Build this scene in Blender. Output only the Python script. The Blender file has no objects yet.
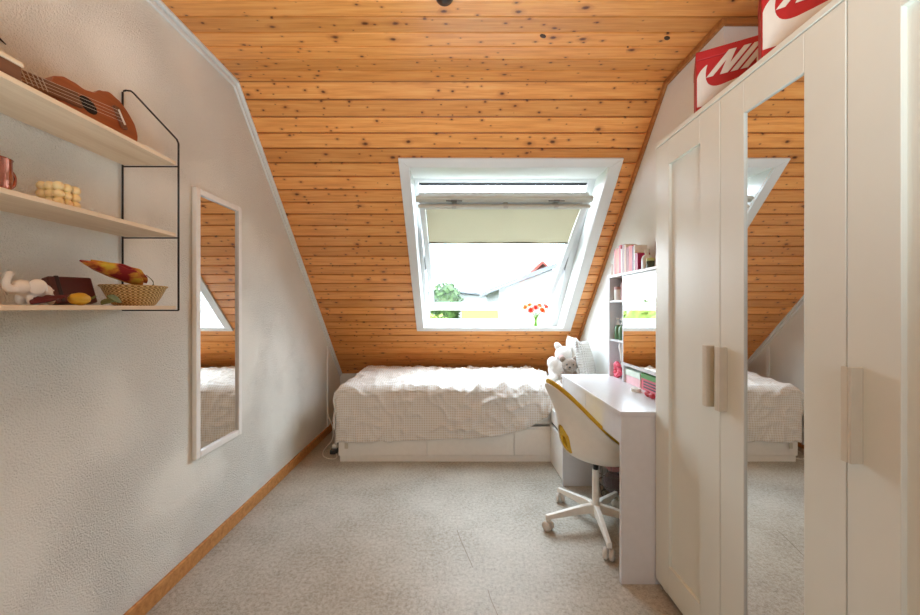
import bpy, bmesh, math, random
from mathutils import Vector, Matrix, noise
random.seed(7)
PI = math.pi
S = bpy.context.scene
COL = S.collection

# ------------------------------------------------------------------ camera, world, light, exposure
F = 371.0
cam_d = bpy.data.cameras.new('camera'); cam = bpy.data.objects.new('camera', cam_d); COL.objects.link(cam)
cam.location = (0, 0, 1.19); cam.rotation_euler = (PI/2, 0, 0)
cam_d.sensor_width = 36; cam_d.lens = F/920*36; cam_d.shift_x = 3/920; cam_d.clip_start = .02; cam_d.clip_end = 300
S.camera = cam
S.view_settings.view_transform = 'Standard'; S.view_settings.look = 'None'
S.view_settings.gamma = 1; S.view_settings.use_curve_mapping = False
S.view_settings.exposure = 0.74
S.cycles.max_bounces = 14; S.cycles.diffuse_bounces = 8; S.cycles.glossy_bounces = 6
S.cycles.transparent_max_bounces = 16; S.cycles.transmission_bounces = 8
S.cycles.sample_clamp_indirect = 6
S.cycles.caustics_reflective = False; S.cycles.caustics_refractive = False

SKY = 8.6
w = bpy.data.worlds.new('sky'); S.world = w; w.use_nodes = True
nt = w.node_tree; nt.nodes.clear()
wo = nt.nodes.new('ShaderNodeOutputWorld'); bg = nt.nodes.new('ShaderNodeBackground')
tc = nt.nodes.new('ShaderNodeTexCoord'); nz = nt.nodes.new('ShaderNodeTexNoise'); nz.inputs['Scale'].default_value = 3.0
nz.inputs['Detail'].default_value = 5
rp = nt.nodes.new('ShaderNodeValToRGB')
rp.color_ramp.elements[0].position = .38; rp.color_ramp.elements[0].color = (.68, .86, 1.10, 1)
rp.color_ramp.elements[1].position = .62; rp.color_ramp.elements[1].color = (.92, .99, 1.06, 1)
nt.links.new(tc.outputs['Generated'], nz.inputs['Vector']); nt.links.new(nz.outputs['Fac'], rp.inputs['Fac'])
nt.links.new(rp.outputs['Color'], bg.inputs['Color']); bg.inputs['Strength'].default_value = SKY
nt.links.new(bg.outputs[0], wo.inputs[0])

def area(name, loc, rot, sx, sy, power=None, color=(1, 1, 1), portal=False):
    l = bpy.data.lights.new(name, 'AREA'); l.shape = 'RECTANGLE'; l.size = sx; l.size_y = sy
    if portal: l.cycles.is_portal = True
    else: l.energy = power
    l.color = color
    o = bpy.data.objects.new(name, l); COL.objects.link(o); o.location = loc; o.rotation_euler = rot
    return o

# roof slope: knee line at (y=2.035, z=2.43), falling at 46.45 degrees
KY, KZ, SL = 2.035, 2.43, 1.052
ANG = math.atan(SL); CA, SA = math.cos(ANG), math.sin(ANG)
def slope_pt(x, s, n):            # s down the slope, n outward normal
    return Vector((x, KY + s*CA + n*SA, KZ - s*SA + n*CA))
area('skylight_portal', slope_pt(.33, 1.36, .34), (-ANG, 0, 0), 1.36, 1.66, portal=True)
area('rear_fill_portal', (.1, -1.57, 1.5), (PI/2, 0, 0), .8, .7, portal=True)  # portal of the added rear window
# added fill light out of view behind the viewer, aimed up at the ceiling
area('rear_added_uplight', (.0, -.25, 1.0), (math.radians(150), 0, 0), 1.2, .7, 14, (.85, 1.0, 1.08)).data.spread = math.radians(105)

# ------------------------------------------------------------------ materials
MATS = {}
def lin(c): return tuple(((v/255)/12.92 if v/255 <= .04045 else ((v/255+.055)/1.055)**2.4) for v in c) + (1,)
class N:
    def __init__(s, name):
        s.m = bpy.data.materials.new(name); s.m.use_nodes = True; s.t = s.m.node_tree
        s.b = s.t.nodes['Principled BSDF']; s.o = s.t.nodes['Material Output']
    def n(s, kind, **kw):
        x = s.t.nodes.new('ShaderNode'+kind)
        for k, v in kw.items():
            if k in x.inputs.keys(): x.inputs[k].default_value = v
            else: setattr(x, k, v)
        return x
    def l(s, a, b): s.t.links.new(a, b)
    def math(s, op, a, b=None, c=None):
        x = s.t.nodes.new('ShaderNodeMath'); x.operation = op
        for i, v in enumerate((a, b, c)):
            if v is None: continue
            if isinstance(v, (int, float)): x.inputs[i].default_value = v
            else: s.l(v, x.inputs[i])
        return x.outputs[0]
    def mix(s, fac, a, b, mode='MIX'):
        x = s.t.nodes.new('ShaderNodeMix'); x.data_type = 'RGBA'; x.blend_type = mode
        for sock, v in ((x.inputs[0], fac), (x.inputs[6], a), (x.inputs[7], b)):
            if hasattr(v, 'default_value') or hasattr(v, 'is_linked'): s.l(v, sock)
            elif isinstance(v, (int, float)) and sock is x.inputs[0]: sock.default_value = v
            else: sock.default_value = v
        return x.outputs[2]
    def coord(s, kind='Object'): return s.t.nodes.new('ShaderNodeTexCoord').outputs[kind]
    def mapping(s, v, scale):
        x = s.t.nodes.new('ShaderNodeMapping'); s.l(v, x.inputs[0]); x.inputs['Scale'].default_value = scale
        return x.outputs[0]
    def noise(s, v, scale, detail=2, rough=.5):
        x = s.n('TexNoise', Scale=scale, Detail=detail, Roughness=rough); s.l(v, x.inputs['Vector']); return x.outputs['Fac']
    def ramp(s, f, stops):
        x = s.t.nodes.new('ShaderNodeValToRGB'); e = x.color_ramp.elements
        while len(e) < len(stops): e.new(.5)
        for el, (p, c) in zip(e, stops): el.position = p; el.color = c
        s.l(f, x.inputs[0]); return x.outputs['Color']
    def bump(s, h, strength, dist=.01):
        x = s.n('Bump', Strength=strength, Distance=dist); s.l(h, x.inputs['Height']); s.l(x.outputs[0], s.b.inputs['Normal'])

def simple(name, rgb, rough=.5, metal=0, var=.06, scale=30, spec=.5, bump=0, coat=0, sss=0, trans=0):
    """plain coloured material with a faint procedural tint variation"""
    if name in MATS: return MATS[name]
    k = N(name); c = lin(rgb)
    v = k.coord(); f = k.noise(v, scale, 3)
    a = tuple(x*(1-var) for x in c[:3])+(1,); b = tuple(min(1, x*(1+var)) for x in c[:3])+(1,)
    k.l(k.ramp(f, [(.3, a), (.7, b)]), k.b.inputs['Base Color'])
    k.b.inputs['Roughness'].default_value = rough; k.b.inputs['Metallic'].default_value = metal
    k.b.inputs['Specular IOR Level'].default_value = spec
    if coat: k.b.inputs['Coat Weight'].default_value = coat
    if trans: k.b.inputs['Transmission Weight'].default_value = trans
    if bump: k.bump(f, bump, .004)
    MATS[name] = k.m; return k.m

def m_planks():
    k = N('varnished_pine_planks'); PT = .09
    v = k.coord(); sp = k.n('SeparateXYZ'); k.l(v, sp.inputs[0])
    idx = k.math('FLOOR', k.math('DIVIDE', sp.outputs[1], PT))
    wn = k.n('TexWhiteNoise', noise_dimensions='1D'); k.l(idx, wn.inputs['W'])
    r = wn.outputs['Value']
    cx = k.n('CombineXYZ'); k.l(k.math('ADD', sp.outputs[0], k.math('MULTIPLY', r, 31.7)), cx.inputs[0])
    k.l(sp.outputs[1], cx.inputs[1]); k.l(k.math('MULTIPLY', r, 9.1), cx.inputs[2])
    g1 = k.noise(k.mapping(cx.outputs[0], (1.6, 26, 1)), 2.2, 5, .55)
    g2 = k.noise(k.mapping(cx.outputs[0], (2.5, 110, 1)), 2.0, 3, .5)
    base = k.ramp(g1, [(.28, lin((202, 126, 60))), (.5, lin((232, 156, 82))), (.75, lin((245, 184, 112)))])
    base = k.mix(.3, base, k.ramp(g2, [(.3, lin((208, 132, 62))), (.7, lin((246, 182, 108)))]))
    tint = k.ramp(r, [(0, (.80, .76, .70, 1)), (1, (1.08, 1.06, 1.05, 1))])
    base = k.mix(1.0, base, tint, 'MULTIPLY')
    # knots
    for sc, thr, keep in (((7, 12, 1), .105, .30), ((12, 19, 1), .095, .44)):
        vo = k.n('TexVoronoi', voronoi_dimensions='2D', feature='F1', Scale=1.0, Randomness=1.0)
        wob = k.noise(cx.outputs[0], 40, 2)
        k.l(k.mapping(cx.outputs[0], sc), vo.inputs['Vector'])
        cs = k.n('SeparateColor'); k.l(vo.outputs['Color'], cs.inputs[0])
        on = k.math('LESS_THAN', cs.outputs[0], keep)
        size = k.math('MULTIPLY', k.math('ADD', cs.outputs[1], .35), thr)
        d = k.math('DIVIDE', k.math('ADD', vo.outputs['Distance'], k.math('MULTIPLY', k.math('SUBTRACT', wob, .5), .10)), size)
        core = k.math('MULTIPLY', on, k.math('SMOOTH_MIN', 1, k.math('MAXIMUM', 0, k.math('MULTIPLY', k.math('SUBTRACT', 1.0, d), 1.6)), .1))
        halo = k.math('MULTIPLY', on, k.math('MAXIMUM', 0, k.math('MULTIPLY', k.math('SUBTRACT', 2.4, d), .28)))
        base = k.mix(halo, base, lin((168, 92, 42))); base = k.mix(core, base, lin((92, 46, 22)))
    # groove shade painted as a dark band along both edges of each board
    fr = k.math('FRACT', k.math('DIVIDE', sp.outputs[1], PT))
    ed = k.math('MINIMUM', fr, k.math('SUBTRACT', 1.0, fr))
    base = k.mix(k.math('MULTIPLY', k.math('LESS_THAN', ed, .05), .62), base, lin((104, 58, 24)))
    k.l(base, k.b.inputs['Base Color'])
    k.b.inputs['Roughness'].default_value = .33; k.b.inputs['Specular IOR Level'].default_value = .6
    k.bump(g2, .08, .003)
    return k.m

def m_plaster(name, rgb, strength=.55, sc=1.0):
    k = N(name); v = k.coord()
    big = k.noise(v, 2.2, 3); mid = k.noise(v, 220*sc, 3, .6); fine = k.noise(v, 330*sc, 2)
    vo = k.n('TexVoronoi', Scale=190*sc, feature='SMOOTH_F1'); k.l(v, vo.inputs['Vector'])
    h = k.math('ADD', k.math('MULTIPLY', mid, .8), k.math('ADD', k.math('MULTIPLY', vo.outputs['Distance'], .3), k.math('MULTIPLY', fine, .25)))
    mask = k.ramp(big, [(.38, (.25, .25, .25, 1)), (.56, (1, 1, 1, 1))])
    h = k.math('MULTIPLY', h, mask)
    c = lin(rgb); a = tuple(x*.93 for x in c[:3])+(1,)
    k.l(k.mix(k.noise(v, 5, 4), a, c), k.b.inputs['Base Color'])
    k.b.inputs['Roughness'].default_value = .9; k.b.inputs['Specular IOR Level'].default_value = .2
    k.bump(h, strength, .007)
    return k.m

def m_floor():
    k = N('mottled_linoleum'); v = k.coord()
    a = k.noise(v, 3.0, 4, .6); b = k.noise(v, 62, 5, .7); c = k.noise(k.mapping(v, (1, 2.2, 1)), 150, 3, .6)
    f = k.math('ADD', k.math('MULTIPLY', a, .22), k.math('ADD', k.math('MULTIPLY', b, .45), k.math('MULTIPLY', c, .36)))
    k.l(k.ramp(f, [(.40, lin((136, 128, 112))), (.5, lin((172, 165, 151))), (.62, lin((198, 193, 181)))]), k.b.inputs['Base Color'])
    k.l(k.math('ADD', .36, k.math('MULTIPLY', b, .2)), k.b.inputs['Roughness'])
    k.b.inputs['Specular IOR Level'].default_value = .4; k.bump(c, .05, .002)
    return k.m

def m_wood(name, lo, hi, scale=(1.5, 18, 18), rough=.5, spec=.4):
    k = N(name); v = k.mapping(k.coord(), scale)
    g = k.noise(v, 2.2, 5, .6)
    k.l(k.ramp(g, [(.3, lin(lo)), (.7, lin(hi))]), k.b.inputs['Base Color'])
    k.b.inputs['Roughness'].default_value = rough; k.b.inputs['Specular IOR Level'].default_value = spec
    k.bump(g, .06, .003); return k.m

def m_mirror():
    k = N('mirror_glass'); v = k.coord()
    k.l(k.ramp(k.noise(v, 3, 1), [(0, (.86, .87, .86, 1)), (1, (.90, .905, .895, 1))]), k.b.inputs['Base Color'])
    k.b.inputs['Metallic'].default_value = 1; k.b.inputs['Roughness'].default_value = .012; return k.m

def m_glass(name, tint=(1, 1, 1, 1), refl=1.0):
    k = N(name); k.t.nodes.remove(k.b)
    tr = k.n('BsdfTransparent'); tr.inputs[0].default_value = tint
    gl = k.n('BsdfGlossy'); gl.inputs['Roughness'].default_value = .01
    lw = k.n('LayerWeight', Blend=.25); mx = k.n('MixShader')
    k.l(k.math('MULTIPLY_ADD', k.math('POWER', lw.outputs['Facing'], 3.0), .35*refl, .035*refl), mx.inputs[0]); k.l(tr.outputs[0], mx.inputs[1]); k.l(gl.outputs[0], mx.inputs[2])
    k.l(mx.outputs[0], k.o.inputs[0]); return k.m

def m_cloth_translucent(name, rgb, frac):
    k = N(name); k.t.nodes.remove(k.b)
    d = k.n('BsdfDiffuse'); t = k.n('BsdfTranslucent'); mx = k.n('MixShader'); v = k.coord()
    f = k.noise(k.mapping(v, (60, 60, 60)), 8, 2); c = lin(rgb)
    cc = k.ramp(f, [(.3, tuple(x*.94 for x in c[:3])+(1,)), (.7, c)])
    k.l(cc, d.inputs[0]); k.l(cc, t.inputs[0]); mx.inputs[0].default_value = frac
    k.l(d.outputs[0], mx.inputs[1]); k.l(t.outputs[0], mx.inputs[2]); k.l(mx.outputs[0], k.o.inputs[0]); return k.m

def m_gingham():
    k = N('fine_checked_cotton'); uv = k.coord('UV'); sp = k.n('SeparateXYZ'); k.l(uv, sp.inputs[0])
    P = .018
    def band(x):
        fr = k.math('FRACT', k.math('DIVIDE', x, P)); return k.math('LESS_THAN', fr, .38)
    a = band(sp.outputs[0]); b = band(sp.outputs[1])
    f = k.math('MULTIPLY', k.math('ADD', a, b), .5)
    k.l(k.ramp(f, [(0, lin((228, 226, 222))), (.5, lin((222, 216, 206))), (1, lin((204, 190, 172)))]), k.b.inputs['Base Color'])
    k.b.inputs['Roughness'].default_value = .95; k.b.inputs['Specular IOR Level'].default_value = .1
    k.b.inputs['Sheen Weight'].default_value = .15
    k.bump(k.noise(uv, 60, 4), .35, .006); return k.m

def m_knit():
    k = N('cable_knit_wool'); uv = k.coord()
    sp = k.n('SeparateXYZ'); k.l(uv, sp.inputs[0])
    x = k.math('SINE', k.math('MULTIPLY', sp.outputs[0], 260)); y = k.math('SINE', k.math('ADD', k.math('MULTIPLY', sp.outputs[2], 330), k.math('MULTIPLY', x, 1.2)))
    h = k.math('ADD', x, y)
    k.l(k.ramp(k.math('MULTIPLY_ADD', h, .25, .5), [(.1, lin((196, 190, 182))), (.7, lin((222, 218, 212)))]), k.b.inputs['Base Color'])
    k.b.inputs['Roughness'].default_value = .95; k.bump(h, .6, .006); return k.m

def m_plush(name, rgb):
    k = N(name); v = k.coord(); f = k.noise(v, 140, 4, .7); c = lin(rgb)
    k.l(k.ramp(f, [(.3, tuple(x*.82 for x in c[:3])+(1,)), (.65, c)]), k.b.inputs['Base Color'])
    k.b.inputs['Roughness'].default_value = 1; k.b.inputs['Sheen Weight'].default_value = .5; k.bump(f, .8, .008); return k.m

def m_weave():
    k = N('woven_wicker'); v = k.coord(); sp = k.n('SeparateXYZ'); k.l(v, sp.inputs[0])
    an = k.math('ARCTAN2', sp.outputs[1], sp.outputs[0])
    a = k.math('SINE', k.math('MULTIPLY', an, 36)); z = k.math('SINE', k.math('ADD', k.math('MULTIPLY', sp.outputs[2], 720), k.math('MULTIPLY', k.math('SIGN', a), 1.57)))
    h = k.math('ADD', k.math('MULTIPLY', a, .4), z)
    k.l(k.ramp(k.math('MULTIPLY_ADD', h, .3, .5), [(.1, lin((156, 112, 56))), (.6, lin((220, 182, 116))), (1, lin((240, 212, 154)))]), k.b.inputs['Base Color'])
    k.b.inputs['Roughness'].default_value = .7; k.bump(h, .7, .004); return k.m

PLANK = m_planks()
PLASTER = m_plaster('rough_cream_plaster', (233, 230, 219), 1.3); PLASTER2 = m_plaster('smooth_white_plaster', (233, 233, 228), .25, .7)
LINO = m_floor(); MIRROR = m_mirror()
SKIRT = m_wood('amber_varnished_wood', (168, 108, 54), (206, 148, 86)); DARKTRIM = m_wood('brown_varnished_trim', (150, 92, 44), (188, 126, 68))
PALEWOOD = m_wood('pale_pine_board', (216, 193, 160), (236, 218, 190), (14, 1.2, 14), .55)
WHITE = simple('white_lacquer', (236, 233, 226), .38, var=.02)
WARD = simple('warm_white_foil', (222, 223, 213), .36, var=.02, scale=4)
HANDLE = simple('off_white_handle_plastic', (204, 196, 178), .4, var=.03)
DESKW = simple('cool_white_melamine', (214, 213, 214), .33, var=.02)
TRIMW = simple('white_painted_timber', (220, 220, 216), .4, var=.02, scale=6)
SASHW = simple('white_window_lacquer', (204, 205, 203), .3, var=.02)
BARW = simple('cream_aluminium_bar', (196, 194, 180), .35, var=.03)
GREY = simple('grey_metal', (120, 118, 112), .35, .6)
BLACK = simple('black_powder_coat', (28, 27, 26), .45, var=.15)
GLASS = m_glass('clear_window_glass', (.97, .99, .98, 1)); VASEG = m_glass('vase_glass', (.93, .98, .93, 1), 1.0)
BLIND = m_cloth_translucent('olive_cream_blind_fabric', (192, 184, 154), .07)
GING = m_gingham(); KNIT = m_knit()
SHEET = simple('white_bed_linen', (240, 238, 233), .9, var=.03, bump=.2)

# ------------------------------------------------------------------ mesh helpers
def link(o, parent=None):
    COL.objects.link(o)
    if parent is not None: o.parent = parent
    return o
def obj(name, bm, mat, parent=None, smooth=False, bevel=0, subsurf=0, solid=0, remesh=0, loc=None, rot=None, autosmooth=None):
    me = bpy.data.meshes.new(name)
    bmesh.ops.recalc_face_normals(bm, faces=bm.faces)
    bm.to_mesh(me); bm.free()
    for m in (mat if isinstance(mat, (list, tuple)) else [mat]): me.materials.append(m)
    if smooth:
        for p in me.polygons: p.use_smooth = True
    o = bpy.data.objects.new(name, me); link(o, parent)
    if loc: o.location = loc
    if rot: o.rotation_euler = rot
    if bevel:
        b = o.modifiers.new('bevel', 'BEVEL'); b.width = bevel; b.segments = 2; b.limit_method = 'ANGLE'; b.harden_normals = False
    if remesh:
        r = o.modifiers.new('remesh', 'REMESH'); r.mode = 'VOXEL'; r.voxel_size = remesh; r.use_smooth_shade = True
        sm = o.modifiers.new('smooth', 'SMOOTH'); sm.factor = .6; sm.iterations = 4
    if solid:
        s = o.modifiers.new('solid', 'SOLIDIFY'); s.thickness = solid; s.offset = -1
    if subsurf:
        s = o.modifiers.new('sub', 'SUBSURF'); s.levels = subsurf; s.render_levels = subsurf
    return o
def tag(o, label=None, cat=None, group=None, kind=None):
    if label: o['label'] = label
    if cat: o['category'] = cat
    if group: o['group'] = group
    if kind: o['kind'] = kind
    return o
def empty(name, loc, label=None, cat=None, group=None, rotz=0, kind=None):
    o = bpy.data.objects.new(name, None); o.empty_display_size = .05; link(o); o.location = loc; o.rotation_euler = (0, 0, rotz)
    return tag(o, label, cat, group, kind)
def B(): return bmesh.new()
def box(bm, x0, x1, y0, y1, z0, z1, M=None, mi=0):
    vs = [bm.verts.new(M @ Vector(p) if M else Vector(p)) for p in
          ((x0,y0,z0),(x1,y0,z0),(x1,y1,z0),(x0,y1,z0),(x0,y0,z1),(x1,y0,z1),(x1,y1,z1),(x0,y1,z1))]
    for f in ((0,3,2,1),(4,5,6,7),(0,1,5,4),(1,2,6,5),(2,3,7,6),(3,0,4,7)):
        bm.faces.new([vs[i] for i in f]).material_index = mi
    return bm
def prism(bm, poly, h0, h1, M=None, mi=0):
    """polygon in local XY extruded along Z from h0 to h1"""
    a = [bm.verts.new((M @ Vector((x, y, h0))) if M else Vector((x, y, h0))) for x, y in poly]
    b = [bm.verts.new((M @ Vector((x, y, h1))) if M else Vector((x, y, h1))) for x, y in poly]
    n = len(poly)
    bm.faces.new(a[::-1]).material_index = mi; bm.faces.new(b).material_index = mi
    for i in range(n): bm.faces.new((a[i], a[(i+1)%n], b[(i+1)%n], b[i])).material_index = mi
    return bm
def tube(bm, pts, r, seg=8, closed=False):
    pts = [Vector(p) for p in pts]; n = len(pts); rings = []
    up = Vector((0, 0, 1))
    for i, p in enumerate(pts):
        if closed: t = pts[(i+1)%n] - pts[i-1]
        else: t = pts[min(i+1, n-1)] - pts[max(i-1, 0)]
        t.normalize()
        a = t.cross(up)
        if a.length < .05: a = t.cross(Vector((1, 0, 0)))
        a.normalize(); b = t.cross(a)
        rr = r[i] if isinstance(r, (list, tuple)) else r
        rings.append([bm.verts.new(p + (a*math.cos(2*PI*k/seg) + b*math.sin(2*PI*k/seg))*rr) for k in range(seg)])
    for i in range(n if closed else n-1):
        A, Bq = rings[i], rings[(i+1)%n]
        for k in range(seg): bm.faces.new((A[k], A[(k+1)%seg], Bq[(k+1)%seg], Bq[k]))
    if not closed:
        bm.faces.new(rings[0][::-1]); bm.faces.new(rings[-1])
    return bm
def lathe(bm, prof, seg=24, M=None, sx=1, sy=1):
    """profile of (r, z); r=0 at an end closes it"""
    rings = []
    for r, z in prof:
        if r < 1e-6: rings.append([bm.verts.new((M @ Vector((0, 0, z))) if M else Vector((0, 0, z)))])
        else:
            ring = []
            for k in range(seg):
                p = Vector((r*math.cos(2*PI*k/seg)*sx, r*math.sin(2*PI*k/seg)*sy, z)); ring.append(bm.verts.new(M @ p if M else p))
            rings.append(ring)
    for A, Q in zip(rings, rings[1:]):
        if len(A) == 1 and len(Q) == 1: continue
        for k in range(seg):
            k2 = (k+1) % seg
            if len(A) == 1: bm.faces.new((A[0], Q[k2], Q[k]))
            elif len(Q) == 1: bm.faces.new((A[k], A[k2], Q[0]))
            else: bm.faces.new((A[k], A[k2], Q[k2], Q[k]))
    return bm
def ball(bm, c, r, seg=16, rings=10, rot=None):
    """ellipsoid; r a number or 3-tuple"""
    rr = r if isinstance(r, (tuple, list)) else (r, r, r)
    M = Matrix.Translation(Vector(c)) @ (rot.to_4x4() if rot else Matrix.Identity(4)) @ Matrix.Diagonal((rr[0], rr[1], rr[2], 1))
    bmesh.ops.create_uvsphere(bm, u_segments=seg, v_segments=rings, radius=1, matrix=M)
    return bm
def axis_matrix(origin, x, y, z):
    m = Matrix.Identity(4)
    for i, a in enumerate((x, y, z)):
        a = Vector(a).normalized()
        for j in range(3): m[j][i] = a[j]
    return Matrix.Translation(Vector(origin)) @ m
def bez(p0, p1, p2, p3, n=10):
    out = []
    for i in range(n+1):
        t = i/n; u = 1-t
        out.append(Vector(p0)*u**3 + Vector(p1)*3*u*u*t + Vector(p2)*3*u*t*t + Vector(p3)*t**3)
    return out
def struct(name, bm, mat, **kw):
    o = obj(name, bm, mat, **kw); o['kind'] = 'structure'; return o

# ------------------------------------------------------------------ room shell
XL, XR, XR2 = -1.22, 1.15, 1.37
RET = 1.600            # where the right wall steps back
YB, YREAR = 3.87, -1.6
fl = struct('floor', box(B(), XL-.1, XR2+.1, YREAR-.1, YB+.1, -.05, 0), LINO)
CRACK = simple('dark_scratch', (126, 115, 98), .8)
for pts in ([(457, 530), (461, 541), (466, 552), (470, 561), (473, 568)], [(488, 590), (491, 600), (495, 609), (498, 616)]):
    P3 = []
    for px, py in pts:
        y = F*1.19/(py-307.5); P3.append(((px-457)/F*y, y, .0006))
    bm = B(); prev = None
    for p in P3:
        a, b = bm.verts.new((p[0]-.0016, p[1], p[2])), bm.verts.new((p[0]+.0016, p[1], p[2]))
        if prev: bm.faces.new((prev[0], prev[1], b, a))
        prev = (a, b)
    c = obj('scratch', bm, CRACK, fl); c['label'] = 'thin dark scratch'

def wall_prism(x0, x1, pts):      # polygon in YZ extruded along X
    M = Matrix(((0, 0, 1, 0), (1, 0, 0, 0), (0, 1, 0, 0), (0, 0, 0, 1)))
    return prism(B(), pts, x0, x1, M)
zb = KZ - SL*(YB-KY)
full = [(YREAR, 0), (YB, 0), (YB, zb+.0), (KY, KZ), (YREAR, KZ)]
struct('wall_left', wall_prism(XL-.1, XL, full), PLASTER)
yk = KZ
struct('wall_right', wall_prism(XR, XR2+.1, [(RET, 0), (YB, 0), (YB, zb), (KY, KZ), (RET, KZ)]), PLASTER2)
struct('wall_right_recess', wall_prism(XR2, XR2+.1, [(YREAR, 0), (RET-.001, 0), (RET-.001, KZ), (YREAR, KZ)]), PLASTER2)
struct('wall_back', box(B(), XL, XR, YB, YB+.1, 0, zb+.05), PLASTER2)
# rear wall behind the viewer, with a window opening added for fill light
bm = B(); WX0, WX1, WZ0, WZ1 = -.3, .5, 1.15, 1.85
box(bm, XL, WX0, YREAR-.1, YREAR, 0, KZ); box(bm, WX1, XR2, YREAR-.1, YREAR, 0, KZ)
box(bm, WX0, WX1, YREAR-.1, YREAR, 0, WZ0); box(bm, WX0, WX1, YREAR-.1, YREAR, WZ1, KZ)
struct('wall_rear', bm, PLASTER2)
w2 = empty('window_added_fill', ((WX0+WX1)/2, YREAR-.05, WZ0), kind='structure')
bm = B()
hw = (WX1-WX0)/2; hh = WZ1-WZ0
box(bm, -hw, -hw+.06, -.03, .03, 0, hh); box(bm, hw-.06, hw, -.03, .03, 0, hh)
box(bm, -hw+.06, hw-.06, -.03, .03, 0, .06); box(bm, -hw+.06, hw-.06, -.03, .03, hh-.06, hh)
box(bm, -.03, .03, -.03, .03, .06, hh-.06)
obj('added_window_frame', bm, SASHW, w2)
obj('glass_pane', box(box(B(), -hw+.06, -.03, -.004, .004, .06, hh-.06), .03, hw-.06, -.004, .004, .06, hh-.06), GLASS, w2)

# plank ceilings: each board with bevelled edges, as one surface
PT = .09
def planks(bm, length, spans_of, x_off=0):
    n = int(math.ceil(length/PT))
    for i in range(n):
        y0, y1 = i*PT, min((i+1)*PT, length)
        for (xa, xb, ya, yb) in spans_of(y0, y1):
            e = .0056
            lo = ya + e if ya == y0 else ya; hi = yb - e if yb == y1 else yb
            prof = []
            g = .0046
            if ya == y0: prof += [(ya, .014), (ya+g, .014), (ya+g, .001)]
            prof += [(lo, 0), (hi, 0)]
            if yb == y1: prof += [(yb-g, .001), (yb-g, .014), (yb, .014)]
            prof += [(yb, .022), (ya, .022)]
            M = Matrix(((0, 0, 1, 0), (1, 0, 0, 0), (0, 1, 0, 0), (0, 0, 0, 1)))
            prism(bm, prof, xa, xb, M)
    return bm
HX0, HX1, HS0, HS1 = -.302, .965, .475, 1.991
def spans(y0, y1):
    if y1 <= HS0 or y0 >= HS1: return [(XL, XR, y0, y1)]
    out = []
    if y0 < HS0: out.append((XL, XR, y0, HS0)); y0b = HS0
    else: y0b = y0
    y1b = min(y1, HS1)
    out += [(XL, HX0, y0b, y1b), (HX1, XR, y0b, y1b)]
    if y1 > HS1: out.append((XL, XR, HS1, y1))
    return out
LS = (YB-KY)/CA
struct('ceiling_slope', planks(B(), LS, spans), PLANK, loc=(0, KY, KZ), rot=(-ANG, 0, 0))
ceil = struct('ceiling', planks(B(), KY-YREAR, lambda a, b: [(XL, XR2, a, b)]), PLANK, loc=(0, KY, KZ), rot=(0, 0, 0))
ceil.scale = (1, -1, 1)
# two dark loose knots in the flat ceiling boards
KN = simple('dark_knot', (52, 28, 16), .5, var=.3, scale=150)
for px, py in ((543, 36), (667, 38)):
    y = (KZ-1.19)*F/(307.5-py); x = (px-457)/F*y
    bm = B(); lathe(bm, [(0, -.003), (.012, -.003), (.017, -.001), (.018, .002), (0, .002)], 16, Matrix.Rotation(.6, 4, 'Z') @ Matrix.Diagonal((1, .62, 1, 1)))
    k = obj('knot', bm, KN, loc=(x, y, KZ)); k['kind'] = 'structure'; k['label'] = 'round dark knot in the ceiling board'
    k.name = 'ceiling_knot'

struct('ceiling_leak_filler', wall_prism(XL-.05, XR2+.05, [(KY-.08, KZ+.0075), (KY-.002, KZ+.0075), (KY+.05, KZ-.042), (KY+.10, KZ-.06), (KY+.10, KZ+.04), (KY-.08, KZ+.05)]), DARKTRIM)  # filler added above the knee seam to stop sky light leaking in
# trims along the ceiling edges
bm = B(); box(bm, XL, XL+.026, 0, LS, -.012, 0); box(bm, XL, XL+.012, 0, LS, -.034, -.014)
struct('trim_1', bm, TRIMW, loc=(0, KY, KZ), rot=(-ANG, 0, 0), bevel=.003)
bm = B(); box(bm, XL, XL+.028, YREAR, KY-.006, KZ-.013, KZ); box(bm, XL, XL+.013, YREAR, KY-.015, KZ-.036, KZ-.015)
struct('trim_2', bm, TRIMW, bevel=.003)
struct('trim_3', box(B(), XR-.018, XR, 0, LS, -.03, 0), DARKTRIM, loc=(0, KY, KZ), rot=(-ANG, 0, 0), bevel=.004)
struct('trim_4', box(B(), XR-.018, XR, RET-.016, KY-.014, KZ-.03, KZ), DARKTRIM, bevel=.004)
struct('trim_5', box(B(), XR, XR2, RET-.016, RET, KZ-.03, KZ), DARKTRIM, bevel=.004)
struct('baseboard_left', box(B(), XL, XL+.015, YREAR, YB, 0, .07), SKIRT, bevel=.004)
struct('baseboard_back', box(B(), XL+.016, XR, YB-.015, YB, 0, .07), SKIRT, bevel=.004)
bm = B(); box(bm, XL, XL+.012, 3.47, 3.505, .071, KZ-SL*(3.5-KY)-.06)
struct('trim_6', bm, PLASTER2, bevel=.004)

# ------------------------------------------------------------------ skylight
W = empty('window_1', slope_pt(.33, 1.97, 0), kind='structure')
def wchild(name, bm, mat, **kw):
    o = obj(name, bm, mat, W, **kw); o.matrix_parent_inverse = W.matrix_world.inverted() if False else Matrix.Translation(-W.location); return o
MS = Matrix.Translation((0, KY, KZ)) @ Matrix.Rotation(-ANG, 4, 'X')       # slope frame
# architrave on the room side
bm = B(); a, b, c, d = -.367, 1.04, .415, 1.995
i0, i1, j0, j1 = HX0+.001, HX1-.001, .474, 1.961
for poly in ([(a, c), (b, c), (i1, j0), (i0, j0)], [(b, c), (b, d), (i1, j1), (i1, j0)], [(b, d), (a, d), (i0, j1), (i1, j1)], [(a, d), (a, c), (i0, j0), (i0, j1)]):
    prism(bm, poly, -.018, -.001, MS)
wchild('architrave', bm, TRIMW, bevel=.003)
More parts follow.
